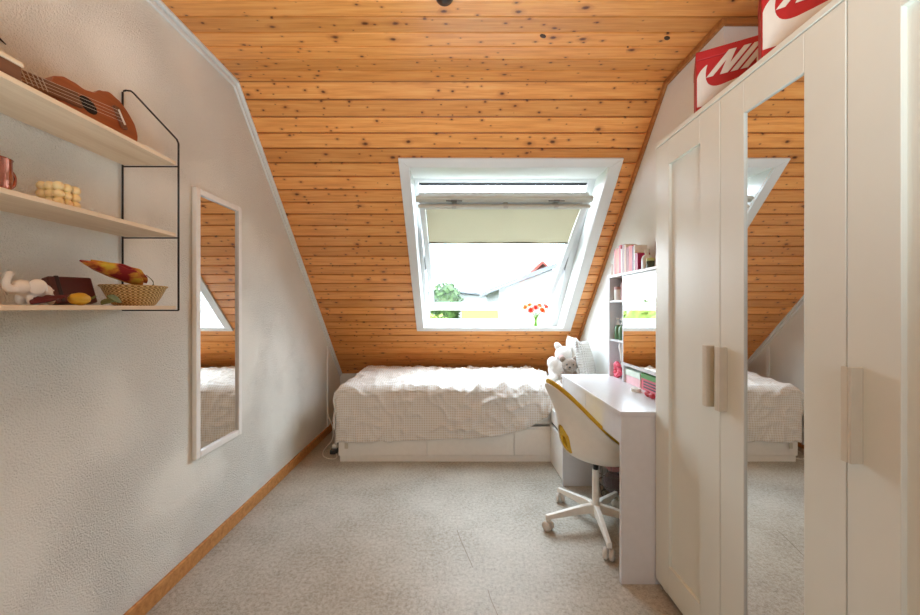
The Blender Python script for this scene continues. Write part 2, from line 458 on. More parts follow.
# lining boards: top and bottom level, sides between them
T0 = (2.364, 2.084); T1 = (2.64, 2.084); B1 = (3.68, 1.005); B0 = (3.3896, 1.005)
M3 = Matrix(((0, 0, 1, 0), (1, 0, 0, 0), (0, 1, 0, 0), (0, 0, 0, 1)))
bm = B()
prism(bm, [T0, T1, B1, B0], HX0-.012, HX0+.001, M3); prism(bm, [T0, T1, B1, B0], HX1-.001, HX1+.012, M3)
prism(bm, [T0, T1, (2.64, 2.10), (2.36, 2.10)], HX0-.012, HX1+.012, M3)
wchild('lining', bm, TRIMW)
bm = B(); prism(bm, [(3.366, 1.006), (3.68, 1.006), (3.68, .985), (3.40, .985)], HX0-.012, HX1+.012, M3)
wchild('sill', bm, TRIMW)
# fixed outer frame
FX0, FX1, FS0, FS1 = HX0+.001, HX1-.001, .622, 2.112
bm = B()
box(bm, FX0, FX0+.03, FS0, FS1, .15, .25, MS); box(bm, FX1-.05, FX1, FS0, FS1, .15, .25, MS)
box(bm, FX0+.03, FX1-.05, FS0, FS0+.03, .15, .25, MS); box(bm, FX0+.03, FX1-.05, FS1-.012, FS1, .15, .25, MS)
wchild('outer_frame', bm, SASHW, bevel=.003)
bm = B(); box(bm, FX0+.034, FX1-.054, FS0+.0302, FS0+.050, .150, .17, MS)
wchild('gasket', bm, BLACK)
# tilted sash
SANG = math.radians(33.5); PIV = slope_pt(0, 1.365, .19)
MH = Matrix.Translation(PIV) @ Matrix.Rotation(-SANG, 4, 'X')
SX0, SX1, HL = -.262, .905, .70
bm = B()
box(bm, SX0, SX0+.042, -HL, HL, -.03, .03, MH); box(bm, SX1-.042, SX1, -HL, HL, -.03, .03, MH)
box(bm, SX0+.042, SX1-.042, -HL, -HL+.085, -.03, .03, MH); box(bm, SX0+.042, SX1-.042, HL-.062, HL, -.03, .03, MH)
wchild('sash', bm, SASHW, bevel=.004)
bm = B(); box(bm, SX0+.04, SX1-.04, -HL+.083, HL-.060, .008, .014, MH)
wchild('glass_pane', bm, GLASS)
bm = B()
for q in ((SX0+.042, SX0+.047, -HL+.085, HL-.062), (SX1-.047, SX1-.042, -HL+.085, HL-.062), (SX0+.042, SX1-.042, HL-.067, HL-.062)):
    box(bm, q[0], q[1], q[2], q[3], -.012, .007, MH)
wchild('glazing_bead', bm, GREY)
bm = B(); box(bm, SX0-.015, SX1+.012, -HL-.022, -HL+.018, -.058, -.031, MH)
wchild('ventilation_flap', bm, BARW, bevel=.005)
hb = obj('control_bar', box(B(), SX0-.003, SX1-.0, -HL+.022, -HL+.044, -.088, -.066, MH), BARW, None, bevel=.006)
hb.parent = W; hb.matrix_parent_inverse = Matrix.Translation(-W.location)
bm = B()
for x in (-.02, .33, .67): box(bm, x-.016, x+.016, -HL+.024, -HL+.042, -.0895, -.031, MH)
wchild('bar_bracket', bm, simple('light_grey_bracket', (176, 174, 164), .4, .2), bevel=.003)
for x in (-.02, .67):
    bm = B(); box(bm, x-.055, x+.055, -HL-.004, -HL+.004, -.064, -.0585, MH); box(bm, x-.02, x+.02, -HL-.008, -HL+.008, -.067, -.0585, MH)
    wchild('latch', bm, GREY, bevel=.002)
# side guide rails / hinge arms
for x in (FX0+.033, FX1-.056):
    bm = B(); box(bm, x, x+.006, 1.30, 1.43, .16, .23, MS)
    wchild('hinge_plate', bm, GREY)

# roller blind on the sash
rb = empty('roller_blind', MH @ Vector((.32, -HL+.1, -.03)), 'olive-cream roller blind half lowered over the top of the skylight', 'blind')
def rbc(name, bm, mat, **kw):
    o = obj(name, bm, mat, rb, **kw); o.matrix_parent_inverse = Matrix.Translation(-rb.location); return o
bm = B(); nx, ny = 40, 14; grid = []
for j in range(ny+1):
    row = []
    for i in range(nx+1):
        x = -.212 + 1.067*i/nx; y = -HL+.06 + .365*j/ny
        z = -.033 - .004*math.sin(i*.5+j*.3)*(j/ny) - .003*math.sin(i*.21-j*.5) - .012*math.exp(-((i-22)/2.0)**2)*(1-j/ny)
        row.append(bm.verts.new(MH @ Vector((x, y, z-.008))))
    grid.append(row)
for j in range(ny):
    for i in range(nx): bm.faces.new((grid[j][i], grid[j][i+1], grid[j+1][i+1], grid[j+1][i]))
rbc('blind_fabric', bm, BLIND, smooth=True)
rbc('cassette', box(B(), -.217, .86, -HL+.052, -HL+.075, -.062, -.0305, MH), BARW, bevel=.004)
rbc('bottom_bar', box(B(), -.214, .857, -HL+.423, -HL+.431, -.05, -.034, MH), GREY, bevel=.002)

# ------------------------------------------------------------------ outside the skylight
GRASS = simple('garden_grass', (84, 104, 52), 1, var=.3, scale=2)
WALLO = simple('pale_render', (118, 117, 114), .9, var=.04, scale=2); WALLT = simple('tan_brick', (132, 74, 32), .9, var=.15, scale=20)
TILE = m_wood('red_roof_tile', (104, 40, 30), (128, 56, 42), (3, 14, 14), .8); SLATE = simple('grey_roof_slate', (76, 78, 80), .8, var=.1, scale=6)
g = obj('garden_ground', box(B(), -60, 60, 6, 120, -4.6, -4.5), GRASS); g['kind'] = 'structure'
def house(x, y, wx, dy, zw, zr, wm, rm, label, rot=0):
    e = empty('neighbour_house', (x, y, -4.5), label, 'house', rotz=rot)
    obj('wall', prism(B(), [(-wx, 0), (wx, 0), (wx, zw+4.5), (0, zr+4.5-.1), (-wx, zw+4.5)], -dy, dy, Matrix(((1, 0, 0, 0), (0, 0, 1, 0), (0, 1, 0, 0), (0, 0, 0, 1)))), wm, e)
    bm = B(); M2 = Matrix(((1, 0, 0, 0), (0, 0, 1, 0), (0, 1, 0, 0), (0, 0, 0, 1))); t = .18; o = .4
    sl = (zr-zw)/wx
    for s in (-1, 1):
        prism(bm, [(0, zr+4.5), (s*(wx+o), zw+4.5-sl*o), (s*(wx+o), zw+4.5-sl*o+t), (0, zr+4.5+t)], -dy-o, dy+o, M2)
    obj('roof', bm, rm, e)
    return e
house(7.9, 18, 6.2, 3, 1.92, 4.3, WALLO, SLATE, 'pale gabled house at the right in the view through the skylight')
e = house(5.0, 24.5, .95, 2.5, 2.85, 3.75, TILE, TILE, 'house with red tiled roof behind the pale gabled house')
house(-1.5, 40, 14, 4, 1.5, 2.75, WALLO, SLATE, 'long low grey-roofed building on the horizon through the skylight')
house(.82, 13.5, .7, .25, .30, 1.0, WALLT, WALLT, 'small tan tiled roof seen in the gap below the open sash', PI/2)
LEAF = simple('tree_leaves', (66, 92, 40), .9, var=.45, scale=5); LEAFY = simple('yellow_green_leaves', (96, 112, 40), .9, var=.35, scale=6); BARK = simple('bark', (96, 78, 60), .9)
def tree(x, y, zt, r, h, m, label, seed, n=260, ls=.16):
    rnd = random.Random(seed)
    e = empty('tree', (x, y, -4.5), label, 'tree', 'trees beyond the skylight')
    obj('trunk', tube(B(), [(0, 0, 0), (.05, 0, (zt+4.5)*.5), (0, 0, zt+4.5-h*.5)], [.16, .12, .05]), BARK, e)
    bm = B()
    cz = zt+4.5-h/2
    bmesh.ops.create_icosphere(bm, subdivisions=3, radius=1, matrix=Matrix.Translation((0, 0, cz)) @ Matrix.Diagonal((r*.8, r*.8, h*.42, 1)))
    for v in bm.verts: v.co += v.normal*noise.noise(v.co*1.7+Vector((seed, 0, 0)))*r*.35 if v.normal.length else Vector()
    for i in range(n):
        d = Vector((rnd.gauss(0, 1), rnd.gauss(0, 1), rnd.gauss(0, 1))).normalized()
        p = Vector((d.x*r, d.y*r, d.z*h/2))*rnd.uniform(.78, 1.03) + Vector((0, 0, cz))
        R = Matrix.Rotation(rnd.uniform(0, 6), 3, 'Z') @ Matrix.Rotation(rnd.uniform(-1, 1), 3, 'X')
        q = [bm.verts.new(p + R @ Vector(v)*ls) for v in ((-.5, 0, 0), (0, -.9, .1), (.5, 0, 0), (0, .9, .15))]
        bm.faces.new(q)
    obj('foliage', bm, m, e); return e
tree(-.55, 19, 2.6, .85, 2.4, LEAF, 'green bushy tree at the left in the view through the skylight', 1, 420, .2)
tree(-.62, 9.5, 1.02, .75, 1.2, LEAFY, 'low yellow-green shrub in the gap below the open sash', 2, 420, .12)
for i, (x, y, zt, r) in enumerate(((-3.4, 10, 1.35, 1.5), (-6.8, 12, 1.7, 1.7), (-11, 15, 2.0, 2.0), (-4.6, 16, 1.3, 1.3))):
    tree(x, y, zt, r, 2.6, LEAFY, ['round yellow-green tree left of the skylight view, seen in the vanity mirror',
         'broad yellow-green tree farther left, reflected in the vanity mirror', 'tall yellow-green tree at far left outside, seen only in mirrors',
         'smaller yellow-green tree between the larger trees at left outside'][i], 5+i, 420, .2)

# ------------------------------------------------------------------ wall mirror (left)
m = empty('wall_mirror', (XL, 1.88, .49), 'tall narrow white-framed mirror hanging on the rough left wall', 'mirror')
def child(p, name, bm, mat, **kw):
    """child whose mesh is given in world coordinates"""
    o = obj(name, bm, mat, p, **kw); o.matrix_parent_inverse = (Matrix.Translation(p.location) @ p.rotation_euler.to_matrix().to_4x4()).inverted(); return o
y0, y1, z0, z1, fw = 1.703, 2.066, .488, 1.746, .03
bm = B()
box(bm, XL+.002, XL+.024, y0, y0+fw, z0, z1); box(bm, XL+.002, XL+.024, y1-fw, y1, z0, z1)
box(bm, XL+.002, XL+.024, y0+fw, y1-fw, z0, z0+fw); box(bm, XL+.002, XL+.024, y0+fw, y1-fw, z1-fw, z1)
child(m, 'frame', bm, WHITE, bevel=.004)
child(m, 'mirror_pane', box(B(), XL+.004, XL+.012, y0+fw-.002, y1-fw+.002, z0+fw-.002, z1-fw+.002), MIRROR)

# ------------------------------------------------------------------ wall shelf (left)
SY0, SY1, SXF, SXW = .60, 1.347, -1.013, XL+.006
sh = empty('wall_shelf', (XL, 1.0, 1.19), 'three-tier pale wood wall shelf on black wire brackets', 'shelf')
for zt in (1.718, 1.459, 1.196):
    child(sh, 'shelf_board', box(B(), XL+.012, SXF-.004, SY0+.01, SY1-.004, zt-.013, zt), PALEWOOD, bevel=.0015)
for y in (SY1, .645):
    r = .0032
    pts = [(SXW, y, 1.18), (SXW, y, 1.972)] + [(SXW+.004, y, 1.976), (SXW+.012, y, 1.978), (SXW+.03, y, 1.976), (SXW+.04, y, 1.968)] + [(SXF+.002-.006, y, 1.80), (SXF+.002, y, 1.785), (SXF+.002, y, 1.18)]
    bm = B(); tube(bm, pts, r, 8)
    for zt in (1.718, 1.459, 1.196): tube(bm, [(SXW, y, zt-.0165), (SXF+.002, y, zt-.0165)], .0028, 6)
    child(sh, 'wire_bracket', bm, BLACK, smooth=True)
tag(obj('black_cord', tube(B(), [(XL+.004, .72, 2.03), (XL+.004, .90, 1.945), (XL+.004, .985, 1.905), (XL+.004, 1.0, 1.899)], [.003, .003, .003, .0015], 6), BLACK, smooth=True),
    'thin black cord end on the plaster above the ukulele neck', 'cord')

# ukulele
UKB = m_wood('mahogany_ukulele', (132, 66, 34), (164, 92, 52), (22, 2, 22), .32, .5); UKN = m_wood('rosewood_fretboard', (96, 62, 44), (126, 86, 62), (20, 3, 20), .45)
NYL = simple('pale_nylon', (222, 216, 204), .4)
zS = 1.718
lean = math.radians(17)
# local frame: x along +Y world (towards the tail), y up the lean, z out of the face
fx = Vector((0, 1, 0)); fy = Vector((-math.sin(lean), 0, math.cos(lean))); fz = Vector((math.cos(lean), 0, math.sin(lean)))
uke = empty('ukulele', (-1.10, 1.12, zS), 'brown wooden ukulele lying on its side on the top shelf', 'ukulele')
UK = axis_matrix((-1.098, 1.0, zS+.088), fx, fy, fz) @ Matrix.Translation((.21, 0, 0)) @ Matrix.Rotation(math.radians(9), 4, 'Z') @ Matrix.Translation((-.21, 0, 0))
def halfw(t):     # half width along body, t 0 (neck end) .. 1 (tail)
    pts = [(0, .0), (.02, .034), (.08, .058), (.2, .073), (.3, .070), (.42, .060), (.52, .064), (.66, .088), (.78, .098), (.9, .082), (.97, .045), (1, 0)]
    for (a, b), (c, d) in zip(pts, pts[1:]):
        if a <= t <= c:
            s = (t-a)/(c-a); s = s*s*(3-2*s) if .1 < a < .9 else s
            return (b+(d-b)*s)*.87
    return 0
BL = .27
ts = [i/48 for i in range(49)]
up = [(t*BL, halfw(t)) for t in ts]; poly = up + [(x, -y) for x, y in up[-2:0:-1]]
bo = child(uke, 'body', prism(B(), poly, -.058, 0, UK), UKB, bevel=.003)
bm = B(); lathe(bm, [(0, .0008), (.026, .0008), (.026, .0001), (0, .0001)], 24, UK @ Matrix.Translation((.098, 0, 0)))
child(uke, 'sound_hole', bm, simple('dark_hollow', (16, 10, 8), .9))
bm = B(); box(bm, .195, .215, -.036, .036, .0005, .008, UK)
child(uke, 'bridge', bm, UKN, bevel=.002)
bm = B(); box(bm, .2035, .2065, -.024, .024, .008, .012, UK)
child(uke, 'saddle', bm, NYL)
bm = B(); prism(bm, [(-.265, -.016), (.066, -.021), (.066, .021), (-.265, .016)], .0005, .008, UK)
child(uke, 'fretboard', bm, UKN)
bm = B(); prism(bm, [(-.265, -.016), (.002, -.020), (.002, .020), (-.265, .016)], -.016, 0, UK)
child(uke, 'neck', bm, UKB, bevel=.006)
bm = B(); prism(bm, [(-.40, -.024), (-.38, -.028), (-.275, -.019), (-.262, -.016), (-.262, .016), (-.275, .019), (-.38, .028), (-.40, .024)], -.014, 0, UK)
child(uke, 'headstock', bm, UKB, bevel=.002)
bm = B(); x = -.26; sc = .33
for i in range(1, 15):
    xx = -.265 + .42*(1-2**(-i/12))
    if xx < .062: child(uke, 'fret', box(B(), xx-.0009, xx+.0009, -.0175, .0175, .0081, .0095, UK), simple('nickel_fret', (190, 186, 176), .3, .5))
for q in (-1.5, -.5, .5, 1.5):
    bm = B(); tube(bm, [UK @ Vector((.205, q*.0125, .0125)), UK @ Vector((-.265, q*.0085, .0105))], .00045, 5)
    child(uke, 'string', bm, NYL)

# dark box with a pale lid on the top shelf
bxd = empty('wooden_box', (-1.06, .74, zS), 'dark brown wooden box with pale lid at the left end of the top shelf', 'box')
child(bxd, 'box_body', box(B(), -1.087, -1.022, .66, .872, zS, zS+.036), UKN, bevel=.003)
child(bxd, 'box_lid', box(B(), -1.089, -1.020, .658, .876, zS+.0362, zS+.048), PALEWOOD, bevel=.003)

# ---- middle shelf: pink metallic mug, bubble candle
zM = 1.459
COPPER = simple('rose_copper_glaze', (176, 110, 92), .14, .75, var=.1)
mg = empty('mug', (-1.10, .872, zM), 'shiny rose-copper mug at the left of the middle shelf', 'mug')
child(mg, 'mug_body', lathe(B(), [(0, .001), (.030, .001), (.034, .006), (.037, .04), (.036, .082), (.038, .085), (.034, .085), (.034, .04), (.03, .008), (0, .008)], 32, Matrix.Translation((-1.10, .872, zM))), COPPER, smooth=True)
child(mg, 'handle', tube(B(), bez((-1.10, .908, zM+.066), (-1.098, .926, zM+.07), (-1.098, .926, zM+.02), (-1.10, .907, zM+.024), 12), .004, 8), COPPER, smooth=True)
WAX = simple('cream_yellow_wax', (236, 214, 160), .4, var=.03)
WAX.node_tree.nodes['Principled BSDF'].inputs['Subsurface Weight'].default_value = .25
WAX.node_tree.nodes['Principled BSDF'].inputs['Subsurface Radius'].default_value = (.02, .012, .004)
bm = B()
for i in range(3):
    for j in range(3):
        for k in range(3): ball(bm, (-1.078+(i-1)*.0215, 1.005+(j-1)*.0215, zM+.0121+k*.0208), .0121, 16, 10)
tag(obj('bubble_candle', bm, WAX, smooth=True), 'cream-yellow candle cube of round bubbles on the middle shelf', 'candle')

# ---- bottom shelf: elephant, wine cloth, wallet, gourd, leaves, basket
zB = 1.196
CER = simple('white_glazed_ceramic', (232, 226, 216), .35, var=.03)
ex, ey = -1.09, .960
bm = B()
ball(bm, (ex, ey, zB+.036), (.026, .036, .024)); ball(bm, (ex+.008, ey-.038, zB+.044), (.02, .02, .02))
for p, r in zip(bez((ex+.01, ey-.05, zB+.04), (ex+.012, ey-.075, zB+.03), (ex+.012, ey-.078, zB+.055), (ex+.012, ey-.066, zB+.075), 9), [.0105, .010, .0095, .009, .0085, .008, .0078, .0075, .0075, .008]): ball(bm, p, r, 10, 8)
for dx in (-.014, .014):
    for dy in (-.022, .022): ball(bm, (ex+dx, ey+dy, zB+.016), (.0095, .0105, .017), 12, 8)
ball(bm, (ex, ey+.036, zB+.04), (.004, .01, .004), 8, 6)
el = empty('elephant_figurine', (ex, ey, zB), 'white ceramic elephant with raised trunk on the bottom shelf', 'figurine')
child(el, 'elephant_body', bm, CER, remesh=.0025)
for s in (1, -1):
    bm = B(); ball(bm, (ex+.008+s*.022, ey-.022, zB+.046), (.006, .018, .020), 14, 10, Matrix.Rotation(-s*.5, 3, 'Z'))
    child(el, 'ear', bm, CER, smooth=True)
def leaf(bm, M, L, Wd, curl=.3, lobes=0, n=18):
    cols = []
    for i in range(n+1):
        t = i/n; wv = math.sin(PI*t**.8)*Wd*(1+.35*lobes*math.sin(t*PI*7)*(1 if lobes else 0))
        row = []
        for k in (-1, -.5, 0, .5, 1):
            row.append(bm.verts.new(M @ Vector((t*L, k*max(wv, .0006), curl*L*(t*t-.5*t) + abs(k)*wv*.35))))
        cols.append(row)
    for a, b in zip(cols, cols[1:]):
        for k in range(4): bm.faces.new((a[k], a[k+1], b[k+1], b[k]))
    return bm
WINE = simple('wine_red_leaf', (92, 22, 24), .6, var=.25); YEL = simple('yellow_gourd_skin', (214, 168, 46), .5, var=.15); GRN = simple('grey_green_leaf', (112, 122, 74), .6, var=.3)
bm = B()
leaf(bm, axis_matrix((-1.043, .908, zB+.005), (.02, .9, .14), (-1, .1, .1), (.1, -.1, 1)), .088, .028, .22, .4)
tag(obj('autumn_leaf', bm, WINE, smooth=True, solid=.003), 'dark wine-red dried leaf lying before the white elephant', 'leaf')
LEA = simple('maroon_leather', (84, 34, 30), .35, var=.15, bump=.2)
wl = empty('wallet', (-1.12, 1.02, zB), 'maroon leather wallet propped against the wall on the bottom shelf', 'wallet')
MW = Matrix.Translation((-1.125, 1.092, zB+.005)) @ Matrix.Rotation(math.radians(-16), 4, 'Y') @ Matrix.Rotation(-.12, 4, 'Z')
bm = B(); box(bm, -.016, .012, -.056, .056, 0, .080, MW)
child(wl, 'cover', bm, LEA, bevel=.005)
child(wl, 'strap', box(B(), -.0175, .0138, -.041, -.031, .003, .081, MW), simple('dark_plum_leather', (44, 22, 26), .35), bevel=.002)
gd = empty('gourd', (-1.04, 1.022, zB), 'small ribbed yellow gourd before the wallet on the bottom shelf', 'gourd')
bm = B(); ball(bm, (-1.040, 1.022, zB+.0165), (.017, .028, .0165), 40, 14)
for v in bm.verts:
    d = v.co - Vector((-1.040, 1.022, zB+.0165)); an = math.atan2(d.z, d.x); rr = 1+.07*math.cos(9*an); v.co.x = -1.040+d.x*rr; v.co.z = zB+.0175+d.z*rr
child(gd, 'gourd_body', bm, YEL, smooth=True)
child(gd, 'stem', tube(B(), [(-1.040, 1.048, zB+.018), (-1.038, 1.059, zB+.022), (-1.035, 1.063, zB+.027)], [.004, .003, .0025], 7), GRN, smooth=True)
bm = B(); leaf(bm, axis_matrix((-1.03, 1.075, zB+.004), (0, 1, .28), (-1, 0, .15), (.1, -.2, 1)), .055, .016, .3); leaf(bm, axis_matrix((-1.020, 1.08, zB+.026), (.15, 1, -.35), (-.3, 0, 1), (1, 0, .3)), .048, .012, -.2)
tag(obj('dried_leaf', bm, GRN, smooth=True, solid=.002), 'curled grey-green dried leaf beside the wicker basket', 'leaf')
WICK = m_weave()
bk = obj('wicker_basket', lathe(B(), [(0, .002), (.05, .0), (.056, .004), (.070, .028), (.084, .059), (.090, .064), (.088, .067), (.080, .061), (.066, .030), (.053, .010), (0, .009)], 48), WICK, smooth=True, loc=(-1.082, 1.245, zB))
tag(bk, 'round shallow wicker basket at the right end of the bottom shelf', 'basket')
FEA = N('yellow_red_mottled_leaf'); v_ = FEA.coord()
FEA.l(FEA.ramp(FEA.noise(v_, 22, 3), [(.42, lin((224, 186, 56))), (.52, lin((214, 130, 50))), (.6, lin((150, 30, 30)))]), FEA.b.inputs['Base Color']); FEA.b.inputs['Roughness'].default_value = .7
ML = axis_matrix((-1.06, 1.245, zB+.066), (-.18, -.92, .32), (1, -.1, .12), (.1, .36, .92))
bm = B()
leaf(bm, ML, .185, .050, .08, .2); leaf(bm, ML @ Matrix.Translation((0, .016, .012)) @ Matrix.Rotation(-.12, 4, 'Z'), .16, .042, .12, .2)
tag(obj('autumn_leaf', bm, FEA.m, smooth=True, solid=.004), 'large yellow and red autumn leaf sticking out of the wicker basket', 'leaf')
bm = B()
for q in range(7):
    a = q*.9; ball(bm, (-1.082+.036*math.cos(a), 1.245+.036*math.sin(a), zB+.045+.006*(q % 2)), (.02, .024, .015), 12, 8)
tag(obj('dried_pod', bm, simple('brown_dried_pods', (146, 104, 56), .8, var=.3), smooth=True), 'heap of brown dried pods filling the wicker basket', 'pods', kind='stuff')
tag(obj('twig', tube(B(), bez((-1.06, 1.27, zB+.05), (-1.05, 1.30, zB+.08), (-1.05, 1.285, zB+.085), (-1.06, 1.265, zB+.105), 8), [.0022, .002, .002, .0018, .0016, .0015, .0014, .0012, .001], 6), GRN, smooth=True), 'thin dark green twig rising from the wicker basket', 'twig')

# ------------------------------------------------------------------ bed
BX0, BX1, BY0, BY1 = -.915, 1.135, 2.857, 3.70
bed = empty('daybed', (.1, 3.28, 0), 'low white daybed with drawers below the skylight', 'bed')
bm = B()
box(bm, BX0, BX1, BY0+.020, BY1, .047, .262)
box(bm, BX0, BX1, BY0+.0, BY0+.019, .255, .272)
child(bed, 'bed_base', bm, WHITE, bevel=.002)
child(bed, 'plinth', box(B(), BX0+.012, BX1-.01, BY0+.006, BY1-.02, 0, .046), WHITE, bevel=.002)
for i, (a, b) in enumerate(((BX0+.002, -.233), (-.229, .437), (.441, BX1-.002))):
    dr = child(bed, 'drawer', box(B(), a, b, BY0, BY0+.019, .049, .253), WHITE, bevel=.002)
    if i == 0:
        h = obj('handle', box(box(B(), -.862, -.836, BY0-.014, BY0-.010, .108, .150), -.862, -.858, BY0-.010, BY0-.0002, .108, .150), HANDLE, dr)
ms = obj('mattress', box(B(), BX0+.03, BX1-.01, BY0+.02, BY1-.02, .273, .50), SHEET, bevel=.03)
tag(ms, 'white mattress on the daybed base under the checked duvet', 'mattress')

# duvet: one cloth folded over the front and left edges of the mattress
def fold(c, edge, r):       # c: distance past the edge; returns (horizontal overshoot, drop)
    if c <= 0: return c, 0
    q = r*PI/2
    if c < q: a = c/r; return r*math.sin(a), r*(1-math.cos(a))
    return r, r + (c-q)
def hem(x):                 # length of cloth hanging at the front
    pts = [(-1.6, .155), (-.5, .165), (.1, .19), (.4, .225), (.56, .275), (.68, .35), (.78, .46), (.9, .52)]
    for (a, b), (c, d) in zip(pts, pts[1:]):
        if a <= x <= c: return b + (d-b)*(x-a)/(c-a)
    return pts[-1][1]
bm = B(); uvl = bm.loops.layers.uv.new('UVMap')
NXD, NYD = 190, 150; ZT = .59; R0 = .075
xe, ye = -.868, 2.905
grid = []
for j in range(NYD+1):
    row = []
    for i in range(NXD+1):
        u = -1.235 + (.795+1.235)*i/NXD
        ztarget = hem(u)
        vmax = ye - (ZT-ztarget-R0) - R0*PI/2
        v = 3.742 + (vmax-3.742)*j/NYD
        v0 = v
        ox, dx = fold(xe-u, 0, R0); oy, dy = fold(ye-v, 0, R0)
        x = xe-ox; y = ye-oy
        if dx > 0 and dy > 0:          # corner: round it
            dz = max(dx, dy) + .25*min(dx, dy)
            k = min(1, min(dx, dy)/.2)
            x += .035*k; y += .03*k
        else: dz = dx+dy
        z = ZT - dz
        z = max(z, .155 + .02*math.sin(u*9))
        p = Vector((u*2.2, v*2.2, 0))
        tw = max(0, (u+.5)/1.3)
        # long diagonal folds that gather towards the right end
        w1 = math.sin((v*1.0+u*1.6)*17 + 3.0*noise.noise(p*1.3)) * (.35+.65*noise.noise(p*.9+Vector((4, 1, 0))))
        w2 = noise.noise(p*3.1)*.5 + noise.noise(p*6.7)*.28
        rid = (1-abs(noise.noise(Vector((u*5.0+v*4, v*7-u*6, 1.3)))))**4
        amp = .008 + .011*tw
        rid2 = (1-abs(noise.noise(Vector((u*11.0-v*5, v*9+u*8, 7.3)))))**5
        wr = amp*(w1+.8*w2) + (.014+.024*tw)*(rid-.35) + (.008+.012*tw)*(rid2-.3)
        topf = 1 if dy == 0 and dx == 0 else 0
        puff = 0
        if dx == 0 and dy == 0: puff = .038*math.sin(PI*min(1, max(0, (3.76-y)/.80)))**.7 - .01 + .022*noise.noise(p*.8)
        if dy > R0*.6:
            y -= wr*1.1 + .012*math.sin(u*7+1.2*noise.noise(p)) * min(1, dy/.3) - .004
        elif dx > R0*.6: x -= wr*1.1 + .01*math.sin(v*9)
        else: z += wr
        z += puff
        # drop at the right end
        if u > .70 and dy == 0: z -= (u-.70)*.35
        if y > 3.60: z -= (y-3.60)*.15
        if dy > R0: y = min(y, 2.836)
        if dx > R0: x = min(x, -.928)
        row.append((bm.verts.new((x, y, z)), u, v0))
    grid.append(row)
for j in range(NYD):
    for i in range(NXD):
        q = (grid[j][i], grid[j][i+1], grid[j+1][i+1], grid[j+1][i])
        f = bm.faces.new([a[0] for a in q])
        for lp, a in zip(f.loops, q): lp[uvl].uv = (a[1], a[2])
dv = obj('duvet', bm, GING, smooth=True, solid=.012)
tag(dv, 'white and beige finely checked duvet spread over the daybed', 'duvet')

def cushion(name, c, wx, wz, th, rot, mat, label, n=22):
    bm = B()
    sides = []
    for s in (-1, 1):
        g = []
        for j in range(n+1):
            r = []
            for i in range(n+1):
                a, b = 2*i/n-1, 2*j/n-1
                pin = 1 - .10*(abs(a)*abs(b))**2 - .0
                h = th*((1-abs(a)**2.6)*(1-abs(b)**2.6))**.55
                ex_ = 1-.07*(1-abs(b)**2)*abs(a)**3; ez_ = 1-.07*(1-abs(a)**2)*abs(b)**3
                r.append(bm.verts.new((a*wx*ex_, s*h + .006*noise.noise(Vector((a*2, b*2, s))), b*wz*ez_)))
            g.append(r)
        for j in range(n):
            for i in range(n): bm.faces.new((g[j][i], g[j][i+1], g[j+1][i+1], g[j+1][i]))
    bmesh.ops.remove_doubles(bm, verts=bm.verts, dist=.004)
    o = obj(name, bm, mat, smooth=True, loc=c, rot=rot)
    return tag(o, label, 'pillow')
cushion('pillow', (1.03, 3.24, .748), .195, .195, .055, (math.radians(-8), 0, math.radians(84)), SHEET, 'plain white pillow standing behind the plush toys')
cushion('cushion', (1.022, 2.945, .745), .13, .19, .045, (math.radians(-12), math.radians(4), math.radians(50)), KNIT, 'white cable-knit cushion leaning by the right wall')

PLW = m_plush('white_plush', (244, 240, 234)); PLB = m_plush('oatmeal_plush', (150, 130, 112)); PLP = m_plush('pink_plush', (238, 200, 194)); EYE = simple('black_bead', (14, 12, 12), .15)
# white bunny
wx, wy, wz = .845, 3.10, .585
rb1 = empty('plush_bunny', (wx, wy, wz), 'large white plush bunny with pink cheek on the duvet', 'plush toy')
bm = B()
ball(bm, (wx, wy, wz+.085), (.085, .075, .09)); ball(bm, (wx+.045, wy, wz+.215), (.072, .066, .068)); ball(bm, (wx-.055, wy-.03, wz+.145), (.045, .045, .055))
ball(bm, (wx-.06, wy-.06, wz+.03), (.04, .055, .032)); ball(bm, (wx+.06, wy-.06, wz+.03), (.04, .055, .032))
ball(bm, (wx+.075, wy-.03, wz+.12), (.03, .04, .05))
child(rb1, 'bunny_body', bm, PLW, remesh=.007)
for dx, tl in ((-.02, -.7), (.07, .9)):
    bm = B(); ball(bm, (wx+.025+dx, wy+.01, wz+.275-.02*(dx > 0)), (.030, .022, .045), 16, 12, Matrix.Rotation(tl, 3, 'Y'))
    child(rb1, 'ear', bm, PLW, smooth=True)
bm = B(); ball(bm, (wx+.012, wy-.058, wz+.195), (.022, .012, .022), 12, 8)
child(rb1, 'cheek', bm, PLP, smooth=True)
# oatmeal teddy
tx, ty, tz = .882, 2.925, .580
tb = empty('plush_bear', (tx, ty, tz), 'small oatmeal plush bear sitting before the white bunny', 'plush toy')
bm = B()
ball(bm, (tx-.01, ty, tz+.055), (.052, .048, .062)); ball(bm, (tx+.005, ty-.005, tz+.155), (.062, .054, .056)); ball(bm, (tx-.012, ty-.045, tz+.143), (.03, .026, .024))
ball(bm, (tx-.05, ty-.035, tz+.03), (.022, .045, .022)); ball(bm, (tx+.035, ty-.035, tz+.03), (.022, .045, .022))
ball(bm, (tx-.055, ty-.015, tz+.075), (.018, .024, .042)); ball(bm, (tx+.045, ty-.015, tz+.075), (.018, .024, .042))
child(tb, 'bear_body', bm, PLB, remesh=.006)
for s in (-1, 1):
    bm = B(); ball(bm, (tx+.005+s*.052, ty+.005, tz+.203 if s > 0 else tz+.2), (.024, .014, .024), 14, 10)
    child(tb, 'ear', bm, PLB, smooth=True)
    bm = B(); ball(bm, (tx-.006+s*.026, ty-.052, tz+.167), .0065, 10, 8)
    child(tb, 'eye', bm, EYE, smooth=True)
